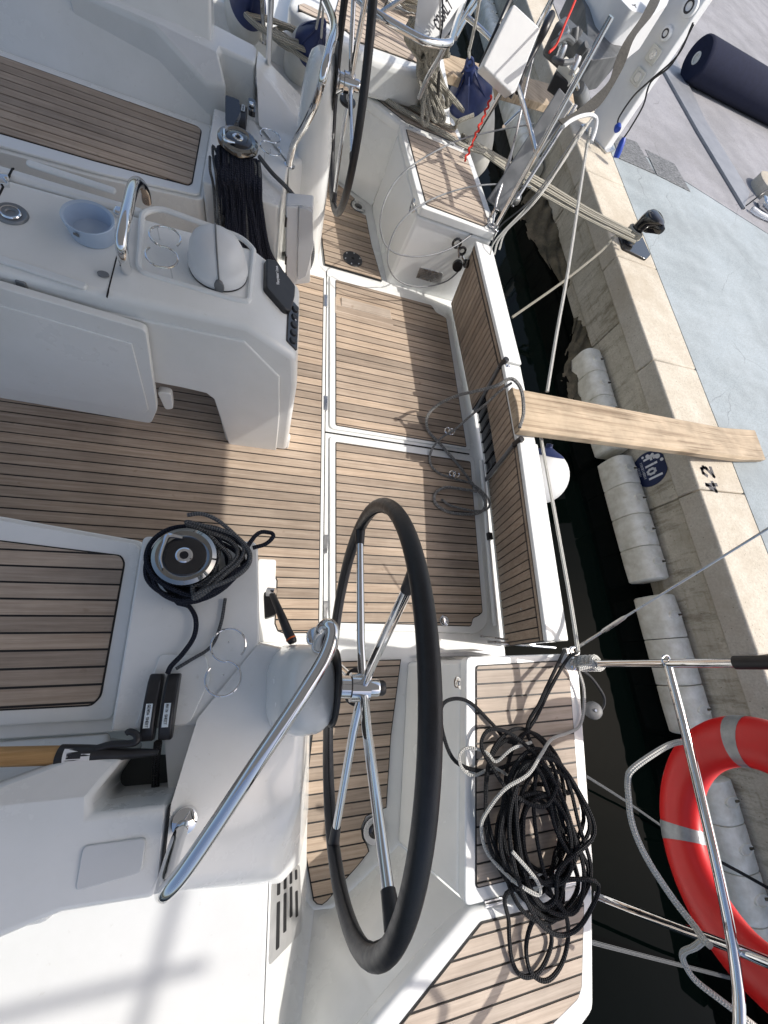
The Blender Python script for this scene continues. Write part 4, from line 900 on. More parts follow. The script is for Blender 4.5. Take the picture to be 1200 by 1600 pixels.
# dark recess with pull knob beside the far clutches
b = MB(); b.prism(fillet([P(352, 148, .63), P(374, 156, .63), P(376, 175, .63), P(360, 205, .60), P(352, 190, .61)], .012, 3), (0, 0, -.02)); b.build('recess', 'black_gloss', yacht)
b = MB(); b.prism(fillet([P(388, 152, .625), P(399, 156, .625), P(399, 176, .625), P(388, 172, .625)], .012, 3), (0, 0, -.02)); rc = b.build('recess', 'black_gloss', yacht)
b = MB(); b.lathe([(0, .014), (.010, .011), (.013, .004), (.012, 0)], P(393, 165, .628), n=16); b.build('pull_knob', 'chrome', rc)

# ================================================================== TIMBER GANGPLANK
A0, A1, B0, B1 = P(800, 604, .505), P(812, 672, .505), P(1197, 718, .20), P(1180, 672, .20)
C1 = P(1130, 668, .215)
b = MB(); b.prism([A0, P(806, 607, .505), C1, B1, B0, P(1160, 718, .205), A1], (0, 0, -.042)); gp = b.build('timber_gangplank', 'rough_timber', bevel=.005, seg=2)
tag(gp, 'rough weathered timber plank laid from the white transom gate across to the quay edge', 'plank')

# ================================================================== QUAY FURNITURE
def Sof(px, py, z): return (P(px, py, z) - Q0).dot(qd)
def dock_fender(s0, s1, label):
    """s0 > s1 along the quay; ribbed D-section rubber"""
    L = abs(s0 - s1); c0 = Q(max(s0, s1), -.075, -.36); nm = max(3, round(L / .29)); ms = L / nm
    root = thing('dock_fender', label, 'fender', c0, 'ribbed rubber fenders along the quay wall')
    for m_ in range(nm):
        rings = []
        for f, sc_ in ((0.006, .90), (.014, .975), (.05, 1.0), (.50, 1.0), (.95, 1.0), (.986, .975), (.994, .90)):
            cpos = c0 - qd * (ms * (m_ + f)); sc2 = sc_
            if m_ == 0: sc2 *= {0.006: .72, .014: .86, .05: .96}.get(f, 1)
            if m_ == nm - 1: sc2 *= {.994: .72, .986: .86, .95: .96}.get(f, 1)
            rings.append([cpos + qn * (math.copysign(abs(math.cos(t)) ** .62, math.cos(t)) * (.125 if math.cos(t) < 0 else .10)) * sc2 + V(0, 0, math.copysign(abs(math.sin(t)) ** .62, math.sin(t)) * .135 * sc2) for t in [k * math.pi / 12 for k in range(24)]])
        b = MB(); b.loft(rings); b.build('rubber_segment', 'dock_rubber', root, angle=24)
        cp = c0 - qd * (ms * (m_ + .5)); 
        if True:
            o_ = cp + V(0, 0, .102) + qn * (-.01); b = MB(); b.loft([[o_ + qn * (math.cos(t) * .062) * w + qd * (math.sin(t) * .034) * w + V(0, 0, h) for t in [k * math.pi / 8 for k in range(16)]] for h, w in ((.031, .70), (.039, .90), (.037, 1.0), (.0, 1.1))]); b.build('fixing_recess', 'dock_rubber', root)
            b = MB(); b.obox(o_ + qn * .045 + V(0, 0, .035), qn * .016, qd * .007, V(0, 0, .006)); b.build('fixing_bolt', 'algae_stone', root, bevel=.002)
    return root
dock_fender(Sof(925, 545, -.25), Sof(960, 698, -.25), 'grimy white ribbed quay fender partly hidden behind the timber plank')
dock_fender(Sof(955, 708, -.25), Sof(985, 905, -.25), 'grimy white ribbed quay fender beside the round blue sign')
dock_fender(Sof(1010, 928, -.25), Sof(1055, 1160, -.25), 'longest white ribbed quay fender, crossed by the thick wire and the red ring')
dock_fender(Sof(1095, 1225, -.25), Sof(1170, 1560, -.25), 'white ribbed quay fender seen through the hole of the red lifebuoy')
dock_fender(Sof(822, 140, -.25), Sof(850, 262, -.25), 'ribbed quay fender behind the chrome rails and grey beam near the far corner')
dock_fender(Sof(765, -60, -.25), Sof(795, 105, -.25), 'pale ribbed quay fender beside the white rectangular panel at the top')
# round sign on the wall
wn_ = -qn; so = None
def on_wall(px, py, d):
    r_ = ray(px, py); o3 = V(0, 0, CAMH); q0 = Q0 + qn * d; t = (V(q0.x, q0.y, 0) - V(0, 0, 0)).dot(qn) / r_.dot(qn); return V(r_.x * t, r_.y * t, CAMH + r_.z * t)
c = on_wall(1014, 733, .028); Rr = .150
b = MB(); b.prism([c + qd * math.cos(t) * Rr * 1.0 + V(0, 0, math.sin(t) * Rr) for t in [k * math.pi / 24 for k in range(48)]], qn * .006); sg = b.build('round_sign', 'navy_ink', bevel=.001)
tag(sg, 'round navy blue wall sign reading fiol in white letters with white dots', 'sign')
b = MB(); c2 = c - qn * .0005
def wl_letters(txt, ds, dz, h, w=.62, sp=.78, t=.2):
    o_ = c2 + qd * ds + V(0, 0, dz); return o_, -qd, V(0, 0, 1), h
o_, xd, yd, h = wl_letters('fiol', .062, -.005, .052); letters(b, 'fiol', c2 + qd * .105 + V(0, 0, -.015), xd, yd, .085, .52, .66, .22, -.0012); b.build('sign_word', 'white_ink', sg, smooth=False)
b = MB()
for txt, dz in (('PROSECCO BAR', -.026), ('LONDON', -.042)):
    pass
o_, xd, yd, h = wl_letters('', .046, -.024, .011); letters(b, 'IIOIEIIEOII', c2 + qd * .085 + V(0, 0, -.058), xd, yd, .017, .5, .85, .2, -.0012); letters(b, 'IOIEOI', c2 + qd * .05 + V(0, 0, -.092), xd, yd, .017, .5, .85, .2, -.0012); b.build('sign_small_print', 'white_ink', sg, smooth=False)
for ds, dz, r_ in ((.112, .018, .016), (.105, .060, .013), (.070, .095, .020), (.028, .118, .014), (.120, -.022, .011), (.072, .130 * .5, .008)):
    b = MB(); q_ = c2 + qd * ds + V(0, 0, dz) - qn * .0005; b.prism([q_ + qd * math.cos(t) * r_ + V(0, 0, math.sin(t) * r_) for t in [k * math.pi / 8 for k in range(16)]], qn * .001); b.build('sign_dot', 'white_ink', sg, smooth=False)
# mooring bollard
bo = thing('mooring_bollard', 'black cast bollard with a curved horn on the coping, ropes looped round it', 'bollard', P(992, 384, QZ))
b = MB(); b.prism(fillet([P(967, 363, QZ + .02), P(1003, 368, QZ + .02), P(1017, 398, QZ + .02), P(1010, 405, QZ + .02), P(975, 388, QZ + .02)], .02, 3), (0, 0, -.02)); bp_ = b.build('base_plate', 'black_gloss', bo, bevel=.006)
bt = V(3.21, 3.83, QZ + .02)
b = MB()
def ell(c, a, bx, n=20): return [c + a * math.cos(2 * math.pi * k / n) + bx * math.sin(2 * math.pi * k / n) for k in range(n)]
X_, Y_, Z_ = V(1, 0, 0), V(0, 1, 0), V(0, 0, 1)
b.loft([ell(bt, X_ * .075, Y_ * .075), ell(bt + V(.0, 0, .05), X_ * .055, Y_ * .055), ell(bt + V(0, 0, .11), X_ * .052, Y_ * .055), ell(bt + V(.01, -.01, .17), X_ * .062, Y_ * .075), ell(bt + V(.03, -.03, .215), X_ * .075, Y_ * .10), ell(bt + V(.045, -.05, .24), X_ * .07, Y_ * .10), ell(bt + V(.05, -.055, .25), X_ * .04, Y_ * .07)])
b.build('post', 'black_gloss', bo, angle=70)
b = MB(); b.loft([ell(bt + V(.02, 0, .12), X_ * .03, Z_ * .035), ell(bt + V(.055, -.05, .16), X_ * .035, Z_ * .055), ell(bt + V(.085, -.10, .19), X_ * .035, Z_ * .05), ell(bt + V(.10, -.15, .20), X_ * .024, Z_ * .03)]); b.build('horn', 'black_gloss', bo, angle=70)
# two metal chequer covers
for k, (q, lab) in enumerate((([(955, 207), (995, 222), (1025, 272), (1010, 268), (968, 247)], 'worn dark metal cover plate set in the quay right against the white pedestal'), ([(1008, 233), (1054, 256), (1079, 299), (1063, 292), (1027, 273)], 'worn dark metal cover plate in the quay, the one farther from the pedestal'))):
    b = MB(); pts_ = [P(x, y, QZ + .003) for x, y in ([q[0], q[1], q[2], q[4]])]; b.prism(pts_, (0, 0, -.006)); o = b.build('cover_plate', 'metal_cover', bevel=.001); tag(o, lab, 'cover plate', 'metal cover plates in the quay')
# shore power pedestal
ped = thing('shore_power_pedestal', 'tall white shore power pedestal with sockets and hanging blue plugs', 'power pedestal', V(3.27, 5.45, QZ))
pd = V(.75, .66, 0).normalized(); ps = V(pd.y, -pd.x, 0)      # depth, side
pcx = V(3.27, 5.45, QZ)
def pq(a, b_, z): return pcx + ps * a + pd * b_ + V(0, 0, z)
b = MB(); b.prism(fillet([pq(-.165, -.10, 1.55), pq(.165, -.10, 1.55), pq(.165, .10, 1.55), pq(-.165, .10, 1.55)], .03, 3), (0, 0, -1.55)); b.build('cabinet', 'white_plastic', ped, bevel=.012)
b = MB(); b.prism([pq(-.21, -.11, .02), pq(.21, -.11, .02), pq(.21, .11, .02), pq(-.21, .11, .02)], (0, 0, -.02)); b.build('foot_plate', 'steel', ped, bevel=.004)
for (x, y) in ((998, 120), (1022, 85)):
    c = None
    r_ = ray(x, y); n_ = -pd; o3 = pcx - pd * .10; t = (o3 - V(0, 0, CAMH)).dot(n_) / r_.dot(n_); c = V(0, 0, CAMH) + r_ * t
    b = MB(); b.prism(fillet([c + ps * .055 + Z_ * .05 - pd * .03, c - ps * .055 + Z_ * .05 - pd * .03, c - ps * .055 - Z_ * .05 - pd * .03, c + ps * .055 - Z_ * .05 - pd * .03], .01, 2), pd * .03); sk = b.build('socket', 'fender_vinyl', ped, bevel=.006)
    b = MB(); b.lathe([(0, .034), (.03, .034), (.034, .03), (.038, 0)], c, -pd, n=20); b.build('socket_lid', 'steel', sk)
for (x, y, rr) in ((1043, 52, .045), (1080, 10, .062)):
    r_ = ray(x, y); n_ = -pd; o3 = pcx - pd * .10; t = (o3 - V(0, 0, CAMH)).dot(n_) / r_.dot(n_); c = V(0, 0, CAMH) + r_ * t
    b = MB(); b.lathe([(0, .05), (rr * .35, .05), (rr * .4, .058), (rr * .8, .058), (rr, .05), (rr, 0)], c, -pd, n=24); so_ = b.build('round_socket', 'white_plastic', ped)
    b = MB(); b.lathe([(rr * .38, .055), (rr * .42, .0595), (rr * .62, .0595), (rr * .66, .056)], c, -pd, n=24); b.build('socket_ring', 'ink', so_)
b = MB(); r_ = ray(1010, 52); o3 = pcx - pd * .102; t = (o3 - V(0, 0, CAMH)).dot(-pd) / r_.dot(-pd); c = V(0, 0, CAMH) + r_ * t; letters(b, '.2', c, -ps, Z_, .13, .55, .6, .2, -.001) ; b.build('number', 'ink', ped, smooth=False)
# hanging cables with plugs
for (pts, plug, m_, lab) in ((((1083, 35), (1060, 85), (1018, 124), (990, 150), (968, 182), (965, 195)), (965, 200), 'blue_plug', 'thin black cable with a blue plug hanging down the white pedestal, upper plug'),
                          (((1084, 38), (1050, 100), (1017, 128), (1005, 165), (985, 200), (975, 215)), (967, 235), 'blue_plug', 'thin black cable with a long blue connector resting at the coping edge')):
    zz = [1.35, 1.2, 1.0, .85, .6, .5]
    root = thing('power_cable', lab, 'cable', P(pts[-1][0], pts[-1][1], QZ), 'cables hanging from the power pedestal')
    pth = [pcx + V(0, 0, 0)] * 0
    for (x, y) in pts:
        r_ = ray(x, y); o3 = pcx - pd * .18; t = (o3 - V(0, 0, CAMH)).dot(-pd) / r_.dot(-pd); pth.append(V(0, 0, CAMH) + r_ * t)
    b = MB(); b.tube(pth, .008, 8, smooth=5); b.build('cord', 'black_plastic', root)
    e = pth[-1]; r_ = ray(*plug); t = (pcx - pd * .2 - V(0, 0, CAMH)).dot(-pd) / r_.dot(-pd); f_ = V(0, 0, CAMH) + r_ * t
    b = MB(); b.tube([e, e.lerp(f_, .3), f_.lerp(e, -.1), f_ + (f_ - e) * .6], [.018, .03, .034, .03], 14); b.build('plug', m_, root)
# furled navy canvas roll and grey cable cover strip
A, B_ = V(5.25, 8.0, QZ + .22), V(7.75, 7.7, QZ + .22)
A, B_ = P(1090, 88, QZ + .25), P(1360, 238, QZ + .25)
R_ = rp((A + B_) / 2, 21)
root = thing('canvas_roll', 'thick navy blue canvas roll lying on the grey quay at the upper right', 'roll', (A + B_) / 2 - V(0, 0, .25))
dA = (B_ - A).normalized()
b = MB(); b.lathe([(R_ * .3, 0), (R_ * .92, 0), (R_ * .99, .02), (R_, .06), (R_ * 1.01, (B_ - A).length * .5), (R_, (B_ - A).length)], A - V(0, 0, .25 - R_), dA, n=40); b.build('roll', 'navy_canvas', root)
b = MB(); b.lathe([(0, .01), (R_ * .17, .01), (R_ * .18, -.008), (R_ * .27, -.008), (R_ * .31, .01)], A - V(0, 0, .25 - R_), dA, n=26); b.build('core_tube', 'fender_vinyl', root)
b = MB(); b.lathe([(R_ * .28, -.001), (R_ * .92, -.001)], A - V(0, 0, .25 - R_), dA, n=40); b.build('roll_end', 'navy_canvas', root)
b = MB(); b.prism([P(1030, 95, QZ + .03), P(1053, 83, QZ + .03), P(1103, 188, QZ + .03), P(1172, 300, QZ + .03), P(1164, 324, QZ + .03), P(1092, 205, QZ + .03)], (0, 0, -.03)); o = b.build('cover_strip', 'aluminium', bevel=.004); tag(o, 'long grey strip with a black edge lying across the quay below the canvas roll', 'strip')
b = MB(); b.tube([P(1036, 104, QZ + .012), P(1092, 207, QZ + .012), P(1163, 326, QZ + .012)], .011, 8); b.build('edge_seal', 'black_plastic', o)
root = thing('folded_trolley', 'tan drum end with clear wheel and chrome frame at the right edge of the quay', 'trolley', P(1195, 325, QZ))
b = MB(); c = P(1212, 290, QZ + .12); b.lathe([(0, .01), (.26, .01), (.28, 0), (.28, -.14)], c, n=36); b.build('drum', 'coping_concrete', root)
b = MB(); b.tube([P(1165, 322, QZ + .02), P(1195, 300, QZ + .18), P(1230, 280, QZ + .22)], .008, 8, smooth=4); b.build('strap', 'black_plastic', root)
b = MB(); b.obox(P(1200, 322, QZ + .05), V(.12, -.04, 0), V(.02, .07, 0), V(0, 0, .05)); b.build('frame', 'chrome', root, bevel=.02)
b = MB(); b.tube([P(1175, 326, QZ + .035), P(1192, 337, QZ + .035), P(1225, 350, QZ + .035)], .03, 12, smooth=3); b.build('bumper', 'clear_plastic', root)

# ================================================================== LIFEBUOY
lc = V(1.483, -.567, .882); la, lb = -.261, .257
ln = V(math.cos(la) * math.cos(lb), math.sin(la) * math.cos(lb), math.sin(lb)); l1 = Z_.cross(ln).normalized(); l2 = ln.cross(l1)
root = thing('lifebuoy', 'bright red ring lifebuoy with grey reflective bands hung outside the stern rail', 'lifebuoy', lc)
def lw(a, r, h): return lc + (l1 * math.cos(a) + l2 * math.sin(a)) * r + ln * h
def ring_band(a0, a1, n, grow, mat, name):
    b = MB(); rings = []
    for k in range(n + 1):
        a = a0 + (a1 - a0) * k / n; rings.append([lw(a, .30 + math.cos(t) * (.078 + grow), math.sin(t) * (.052 + grow)) for t in [q * 2 * math.pi / 24 for q in range(24)]])
    if abs(a1 - a0 - 2 * math.pi) < 1e-6:
        b0 = 0; b.v = [p for r in rings[:-1] for p in r]
        for i in range(n):
            j = (i + 1) % n
            for k in range(24): b.face((i * 24 + k, i * 24 + (k + 1) % 24, j * 24 + (k + 1) % 24, j * 24 + k))
    else: b.loft(rings, False, False)
    return b.build(name, mat, root, angle=70)
ring_band(0, 2 * math.pi, 96, 0, 'red_plastic', 'ring_body')
def ang_of(px, py):
    r_ = ray(px, py); t = (lc - V(0, 0, CAMH)).dot(ln) / r_.dot(ln); p = V(0, 0, CAMH) + r_ * t - lc; return math.atan2(p.dot(l2), p.dot(l1))
for (x, y) in ((1163, 1160), (1065, 1302), (1265, 1500), (1330, 1290)):
    a = ang_of(x, y); ring_band(a - .085, a + .085, 8, .0012, 'reflective_tape', 'reflective_band')
a_ = ang_of(1066, 1172); b = MB(); b.prism(fillet([lw(a_ - .05, .36, 0), lw(a_ - .05, .40, 0), lw(a_ + .05, .40, 0), lw(a_ + .05, .36, 0)], .01, 3), ln * .014); b.build('rope_lug', 'red_plastic', root, bevel=.003)

# ================================================================== ROPES
def rope(name, label, pts, px_r, mat, smooth=5, group=None, n=8, cat='rope', r=None):
    w = [P(*q) if not isinstance(q, Vector) else q for q in pts]
    rr = r or rp(w[len(w) // 2], px_r)
    b = MB(); b.tube(w, rr, n, smooth=smooth); o = b.build(name, mat); return tag(o, label, cat, group)
rope('lifebuoy_line', 'white braided line looping from the red lifebuoy down over the dark water', [(1075, 1158, .86), (1048, 1163, .85), (1015, 1182, .84), (987, 1203, .82), (981, 1218, .80), (982, 1245, .80), (988, 1288, .80), (1010, 1340, .80), (1050, 1402, .82), (1085, 1447, .86), (1098, 1466, .90), (1110, 1478, .92)], 4.6, 'rope_white')
rope('lifebuoy_line', 'short white line below the crossing chrome rails at the lower right', [(1098, 1470, .9), (1085, 1480, .86), (1068, 1488, .82), (1068, 1502, .80), (1085, 1530, .80), (1120, 1558, .82), (1160, 1588, .84), (1190, 1612, .84)], 4.4, 'rope_white')
rope('mooring_line', 'dark thin line crossing the water from the stern corner under the black rope coil', [(915, 1212, -.1), (975, 1250, -.25), (1036, 1292, -.40), (1100, 1335, -.40)], 1.7, 'rope_grey', cat='line')
rope('mooring_line', 'black line seen through the lifebuoy, running to the quay', [(1100, 1333, -.3), (1160, 1365, -.2), (1240, 1410, .0)], 2.4, 'rope_black', cat='line')
rope('mooring_line', 'grey line low over the water under the slanting chrome rail', [(915, 1470, -.1), (1000, 1492, -.3), (1110, 1520, -.40), (1230, 1552, -.2)], 2.6, 'rope_grey', cat='line')
# black hose-like rope coil on the near stern locker
random.seed(21)
def coil(center, rx, ry, z0, turns, wob, zr, seedv, per=11, rot=0.0, dome=0.0):
    random.seed(seedv); out = []; c = Vector(center)
    for k in range(turns * per):
        a = 2 * math.pi * k / per; q = k / (turns * per)
        if k % per == 0: sx_, sy_, ox, oy = random.uniform(.45, 1.02), random.uniform(.5, 1.02), random.uniform(-wob, wob) * rx, random.uniform(-wob, wob) * ry
        x = math.cos(a + rot) * rx * sx_ + ox; y = math.sin(a + rot) * ry * sy_ + oy
        z = z0 + zr * q + random.uniform(0, .018)
        out.append(V(c.x + x, c.y + y, z))
    return out
lk = P(829, 1285, .5)
path = [P(882, 1016, .52), P(868, 1045, .56), P(845, 1095, .58), P(825, 1150, .53)] + coil((lk.x, lk.y, 0), .165, .240, .503, 17, .34, .085, 5)
path += [P(800, 1390, .57), P(795, 1440, .52), P(800, 1500, .50), P(818, 1526, .50), P(845, 1515, .50), P(862, 1470, .50), P(850, 1430, .54), P(832, 1440, .52), P(822, 1480, .50), P(830, 1520, .50), P(855, 1532, .51), P(878, 1505, .50), P(888, 1460, .51), P(880, 1420, .56), P(850, 1390, .58)]
rope('coiled_rope', 'big tangled coil of black rope heaped on the teak stern locker lid', path, 4.9, 'rope_black', smooth=6, n=10, r=.0066)
path = [P(905, 1020, .515), P(888, 1028, .53), P(860, 1075, .55), P(832, 1130, .54), P(800, 1160, .52), P(768, 1130, .51), P(735, 1098, .50), P(708, 1092, .49), P(690, 1105, .49), P(692, 1145, .48), P(712, 1190, .48), P(760, 1205, .51), P(810, 1190, .53), P(850, 1180, .56), P(870, 1220, .58), P(850, 1260, .6), P(800, 1240, .58), P(770, 1200, .55), P(752, 1165, .53), P(765, 1140, .53), P(800, 1148, .55), P(845, 1190, .58), P(880, 1250, .585), P(900, 1330, .58), P(880, 1380, .58)]
rope('coiled_rope', 'black rope loops spilling forward off the coil over the locker edge beside the wheel', path, 4.9, 'rope_black', smooth=6, n=10, r=.0068)
rope('white_line', 'soft white braided line woven through the black rope coil and up to the stern corner', [(903, 1045, .54), (912, 1075, .52), (912, 1110, .505), (905, 1135, .50), (888, 1145, .505), (862, 1155, .54), (845, 1180, .60), (825, 1210, .61), (790, 1232, .60), (765, 1262, .57), (752, 1290, .53), (760, 1330, .52), (790, 1365, .56), (815, 1385, .60), (842, 1398, .60), (838, 1375, .61), (800, 1330, .60)], 5.0, 'rope_white', r=.0056)
rope('white_line', 'white rope strand lying behind the first turns of the black coil beside the locker latch', [(795, 1212, .52), (770, 1200, .52), (740, 1212, .505), (722, 1200, .50), (718, 1180, .505), (732, 1168, .51), (760, 1176, .53), (775, 1190, .54), (800, 1170, .56), (830, 1160, .55)], 4.6, 'rope_white', r=.0054)
pts = []
for k in range(34): t = k / 33; a = t * 5 * 2 * math.pi; pts.append(V(1.304 + .024 * math.cos(a), -.02 - .0 + .024 * math.sin(a), .505 + .10 * t))
rope('white_line', 'white rope turned round the foot of the near stern rail post', pts + [P(903, 1045, .58)], 5, 'rope_white', smooth=2, r=.0095)
# round grey lamp outside the near corner
c = P(927, 1110, .40); root = thing('stern_lamp', 'small round grey lamp with knurled rim hung outside the near stern corner', 'lamp', c); ax_ = V(-.35, .1, 1).normalized()
b = MB(); b.lathe([(0, .022), (.006, .022), (.008, .018), (.026, .018), (.034, .012), (.038, 0), (.034, -.02), (0, -.02)], c, ax_, n=18); b.build('lamp_body', 'grey_plastic', root)
b = MB(); b.tube([P(908, 1046, .5), P(925, 1060, .46), P(942, 1085, .43), P(944, 1100, .41), P(938, 1112, .40)], .006, 8, smooth=4); b.build('lamp_strap', 'black_plastic', root)
b = MB(); b.lathe([(0, .0235), (.005, .0235), (.006, .02)], c, ax_, n=10); b.build('lamp_screw', 'chrome', root)
# backstay wire with turnbuckle
root = thing('backstay', 'thick steel wire with a turnbuckle rising from the near stern corner', 'wire', P(905, 1008, .5))
p0, p1, p2, p3 = P(903, 1012, .50), P(940, 988, .60), P(978, 963, .72), P(1203, 824, 1.15)
b = MB(); b.tube([p2, p3], .0042, 10); b.build('wire', 'steel', root)
b = MB(); b.tube([p0, p0.lerp(p1, .1), p1], [.004, .0055, .0055], 10); b.tube([p0 + V(.01, .01, 0), p1 + V(.006, .006, 0)], .004, 8); b.build('toggle', 'steel', root)
b = MB(); b.tube([p1, p1.lerp(p2, .1), p1.lerp(p2, .5), p1.lerp(p2, .9), p2], [.006, .009, .009, .0075, .005], 12); b.build('turnbuckle', 'steel', root)
b = MB(); c = P(897, 1018, .52); b.tube([c + V(math.cos(t) * .022, math.sin(t) * .016, 0) for t in [k * math.pi / 8 for k in range(16)]], .007, 8, closed=True); b.obox(c - V(.02, 0, .01), V(.02, 0, 0), V(0, .015, 0), V(0, 0, .012)); b.build('chain_plate', 'chrome', root, bevel=.003)
rope('white_line', 'thin white line running along the outside of the transom gate down to the corner post', [(838, 640, .40), (848, 700, .40), (870, 820, .42), (893, 950, .47), (903, 1018, .53)], 2.6, 'rope_white', smooth=3)
rope('white_line', 'thin white line hanging from the grey beam hook down to the timber plank', [(922, 200, .95), (912, 260, .85), (888, 420, .70), (870, 520, .60), (855, 612, .50)], 2.4, 'rope_white', smooth=3)
# grey marl mooring line over the gate
random.seed(4)
rope('mooring_line', 'speckled grey rope from the plank end over the gate, curling on the sole hatches', [(812, 668, .515), (818, 645, .53), (816, 615, .54), (808, 598, .55), (796, 592, .54), (775, 603, .49), (740, 612, .36), (715, 618, .26), (685, 632, .12), (668, 650, .05), (669, 672, .02), (688, 694, .015), (715, 725, .015), (740, 758, .015), (756, 778, .04), (757, 794, .04), (742, 803, .02), (705, 801, .014), (682, 788, .014), (680, 772, .014), (694, 762, .014), (715, 763, .014), (745, 768, .03)], 3.3, 'rope_marl', r=.0088, smooth=6)
rope('mooring_line', 'second speckled grey rope hanging from the gate top to the near sole hatch', [(800, 598, .53), (780, 612, .47), (758, 632, .36), (735, 650, .26), (712, 670, .15), (690, 684, .05), (675, 702, .02), (672, 722, .015), (684, 738, .015), (707, 747, .015), (735, 755, .02), (755, 770, .05), (765, 785, .07), (760, 796, .05), (740, 798, .025), (705, 790, .02), (690, 780, .02)], 3.0, 'rope_marl', r=.0068, smooth=6)
for (x, y, lab) in ((700, 673, 'small chrome shackle on the grey rope over the far hatch'), (707, 740, 'small chrome shackle on the grey rope over the near hatch')):
    c = P(x, y, .10 if y < 700 else .035); root = None
    b = MB(); 
    for k, (dx, dy) in enumerate(((0, 0), (.022, -.008))):
        b.tube([c + V(dx + math.cos(t) * .02, dy + math.sin(t) * .014, .006 * k + .008 * math.sin(t)) for t in [q * math.pi / 7 for q in range(14)]], .0042, 8, closed=True)
    o = b.build('shackle', 'chrome'); tag(o, lab, 'shackle', 'shackles on the gate rope')
# winch wraps near side
wx, wy = P(288, 868, .655).x, P(288, 868, .655).y
random.seed(9)
pth = []
for k in range(14 * 7):
    a = 2 * math.pi * k / 14; t = k / (14 * 7); rr = .088 + .030 * abs(math.sin(k * .37)) + random.uniform(-.003, .004)
    off = max(0, math.cos(a - .35)) * (.02 + .045 * ((k // 14) % 3) / 2)
    pth.append(V(wx + math.cos(a) * (rr + off), wy + math.sin(a) * rr * 1.0 + off * .2, .508 + .085 * t + random.uniform(0, .006)))
pth = [P(262, 1052, .555), P(268, 1040, .545), P(285, 1022, .53), P(303, 995, .525), P(306, 968, .52), P(296, 948, .52), P(278, 935, .52)] + pth + [P(398, 838, .56), P(420, 832, .55), P(427, 838, .55), P(415, 850, .55), P(395, 856, .55)]
rope('winch_sheet', 'dark navy sheet wound in many turns round the near winch and led to the clutches', pth, 5, 'rope_navy', smooth=5, r=.0072, n=10)
pth = []
for k in range(5):
    a0_ = .3 + .05 * k
    for j in range(12):
        a = -1.25 + 2.9 * j / 11; rr = .084 + .012 * k + .012 * math.sin(j + k)
        if k % 2: a = 1.65 - 2.9 * j / 11
        off = max(0, math.cos(a - .3)) * (.018 + .010 * k)
        pth.append(V(wx + math.cos(a) * (rr * .9 + off), wy + math.sin(a) * rr * .95 + off * .3, .60 + .006 * k + .008 * math.sin(j * .8)))
rope('winch_sheet', 'grey sheet tail bunched on the cockpit side of the near winch', pth, 5, 'rope_grey', smooth=4, r=.0066, n=10)
rope('clutch_line', 'black line running down from the near rope clutches into the coaming recess', [(247, 1160, .53), (244, 1185, .50), (243, 1220, .47), (242, 1262, .45)], 6, 'rope_black', smooth=3)
rope('clutch_line', 'grey line leading back under the near rope clutches from the winch', [(352, 935, .51), (345, 975, .51), (330, 1010, .515), (300, 1030, .52), (275, 1045, .52)], 2.6, 'rope_grey', smooth=4)
# far winch: hank hanging in front of it
fw = flip(V(wx, wy, 0)); random.seed(14)
def hank(n, seedv, mat, name, label, xs, r, x_end=None, zend=(.05, .2)):
    random.seed(seedv); pth = []
    for k in range(n):
        f = (k + .5) / n; xa = fw.x + xs[0] + (xs[1] - xs[0]) * f + random.uniform(-.008, .008); xb = xa + .03 + .07 * f + random.uniform(-.035, .035)
        down = [V(xa, fw.y - .065, .60 + random.uniform(-.02, .02)), V(xa + .005, fw.y - .11 - random.uniform(0, .02), .565), V(xa + .012, 2.165 - random.uniform(.0, .02), .49), V((xa + xb) / 2 + random.uniform(-.02, .02), 2.135 - random.uniform(0, .05), .32), V(xb, 2.135 - random.uniform(0, .03), random.uniform(*zend) + .03)]
        bott = [V(xb + .012, 2.13, random.uniform(*zend))]
        up = [q + V(.02 + random.uniform(-.006, .006), -.006, 0) for q in reversed(down)]
        pth += down + bott + up
        pth.append(V(xa + .012, fw.y - .03, .61))
    b = MB(); b.tube(pth, r, 8, smooth=4); return tag(b.build(name, mat), label, 'rope', 'sheets hanging from the far winch')
hank(20, 3, 'rope_navy', 'hanging_sheet', 'thick black hank of sheet hanging under the far winch behind the cockpit table', (-.085, .075), .0105)
hank(6, 8, 'rope_grey', 'hanging_sheet', 'grey sheet loops hanging over the black hank of the far winch', (-.13, .09), .0060, zend=(.12, .38))
pth = [V(fw.x + math.cos(a) * .072, fw.y + math.sin(a) * .072, .55 + .012 * (a / 6.28)) for a in [k * math.pi / 6 for k in range(30)]]
rope('hanging_sheet', 'grey turns of sheet round the drum of the far winch', pth, 4, 'rope_grey', smooth=2, r=.0065, group='sheets hanging from the far winch')
rope('instrument_cable', 'dark cable curving from the far winch round the clear engine panel cover', [(405, 245, .53), (425, 270, .53), (450, 295, .52), (468, 318, .49), (480, 340, .42), (487, 372, .32), (489, 400, .25), (480, 425, .16), (462, 440, .10)], 2.8, 'rope_grey', smooth=5, cat='cable')
b = MB(); A = P(482, 345, .42); b.tube([A, A + V(.012, -.03, -.02)], .009, 10); tag(b.build('cable_clip', 'black_plastic'), 'small black clip on the cable beside the clear engine panel cover', 'clip')
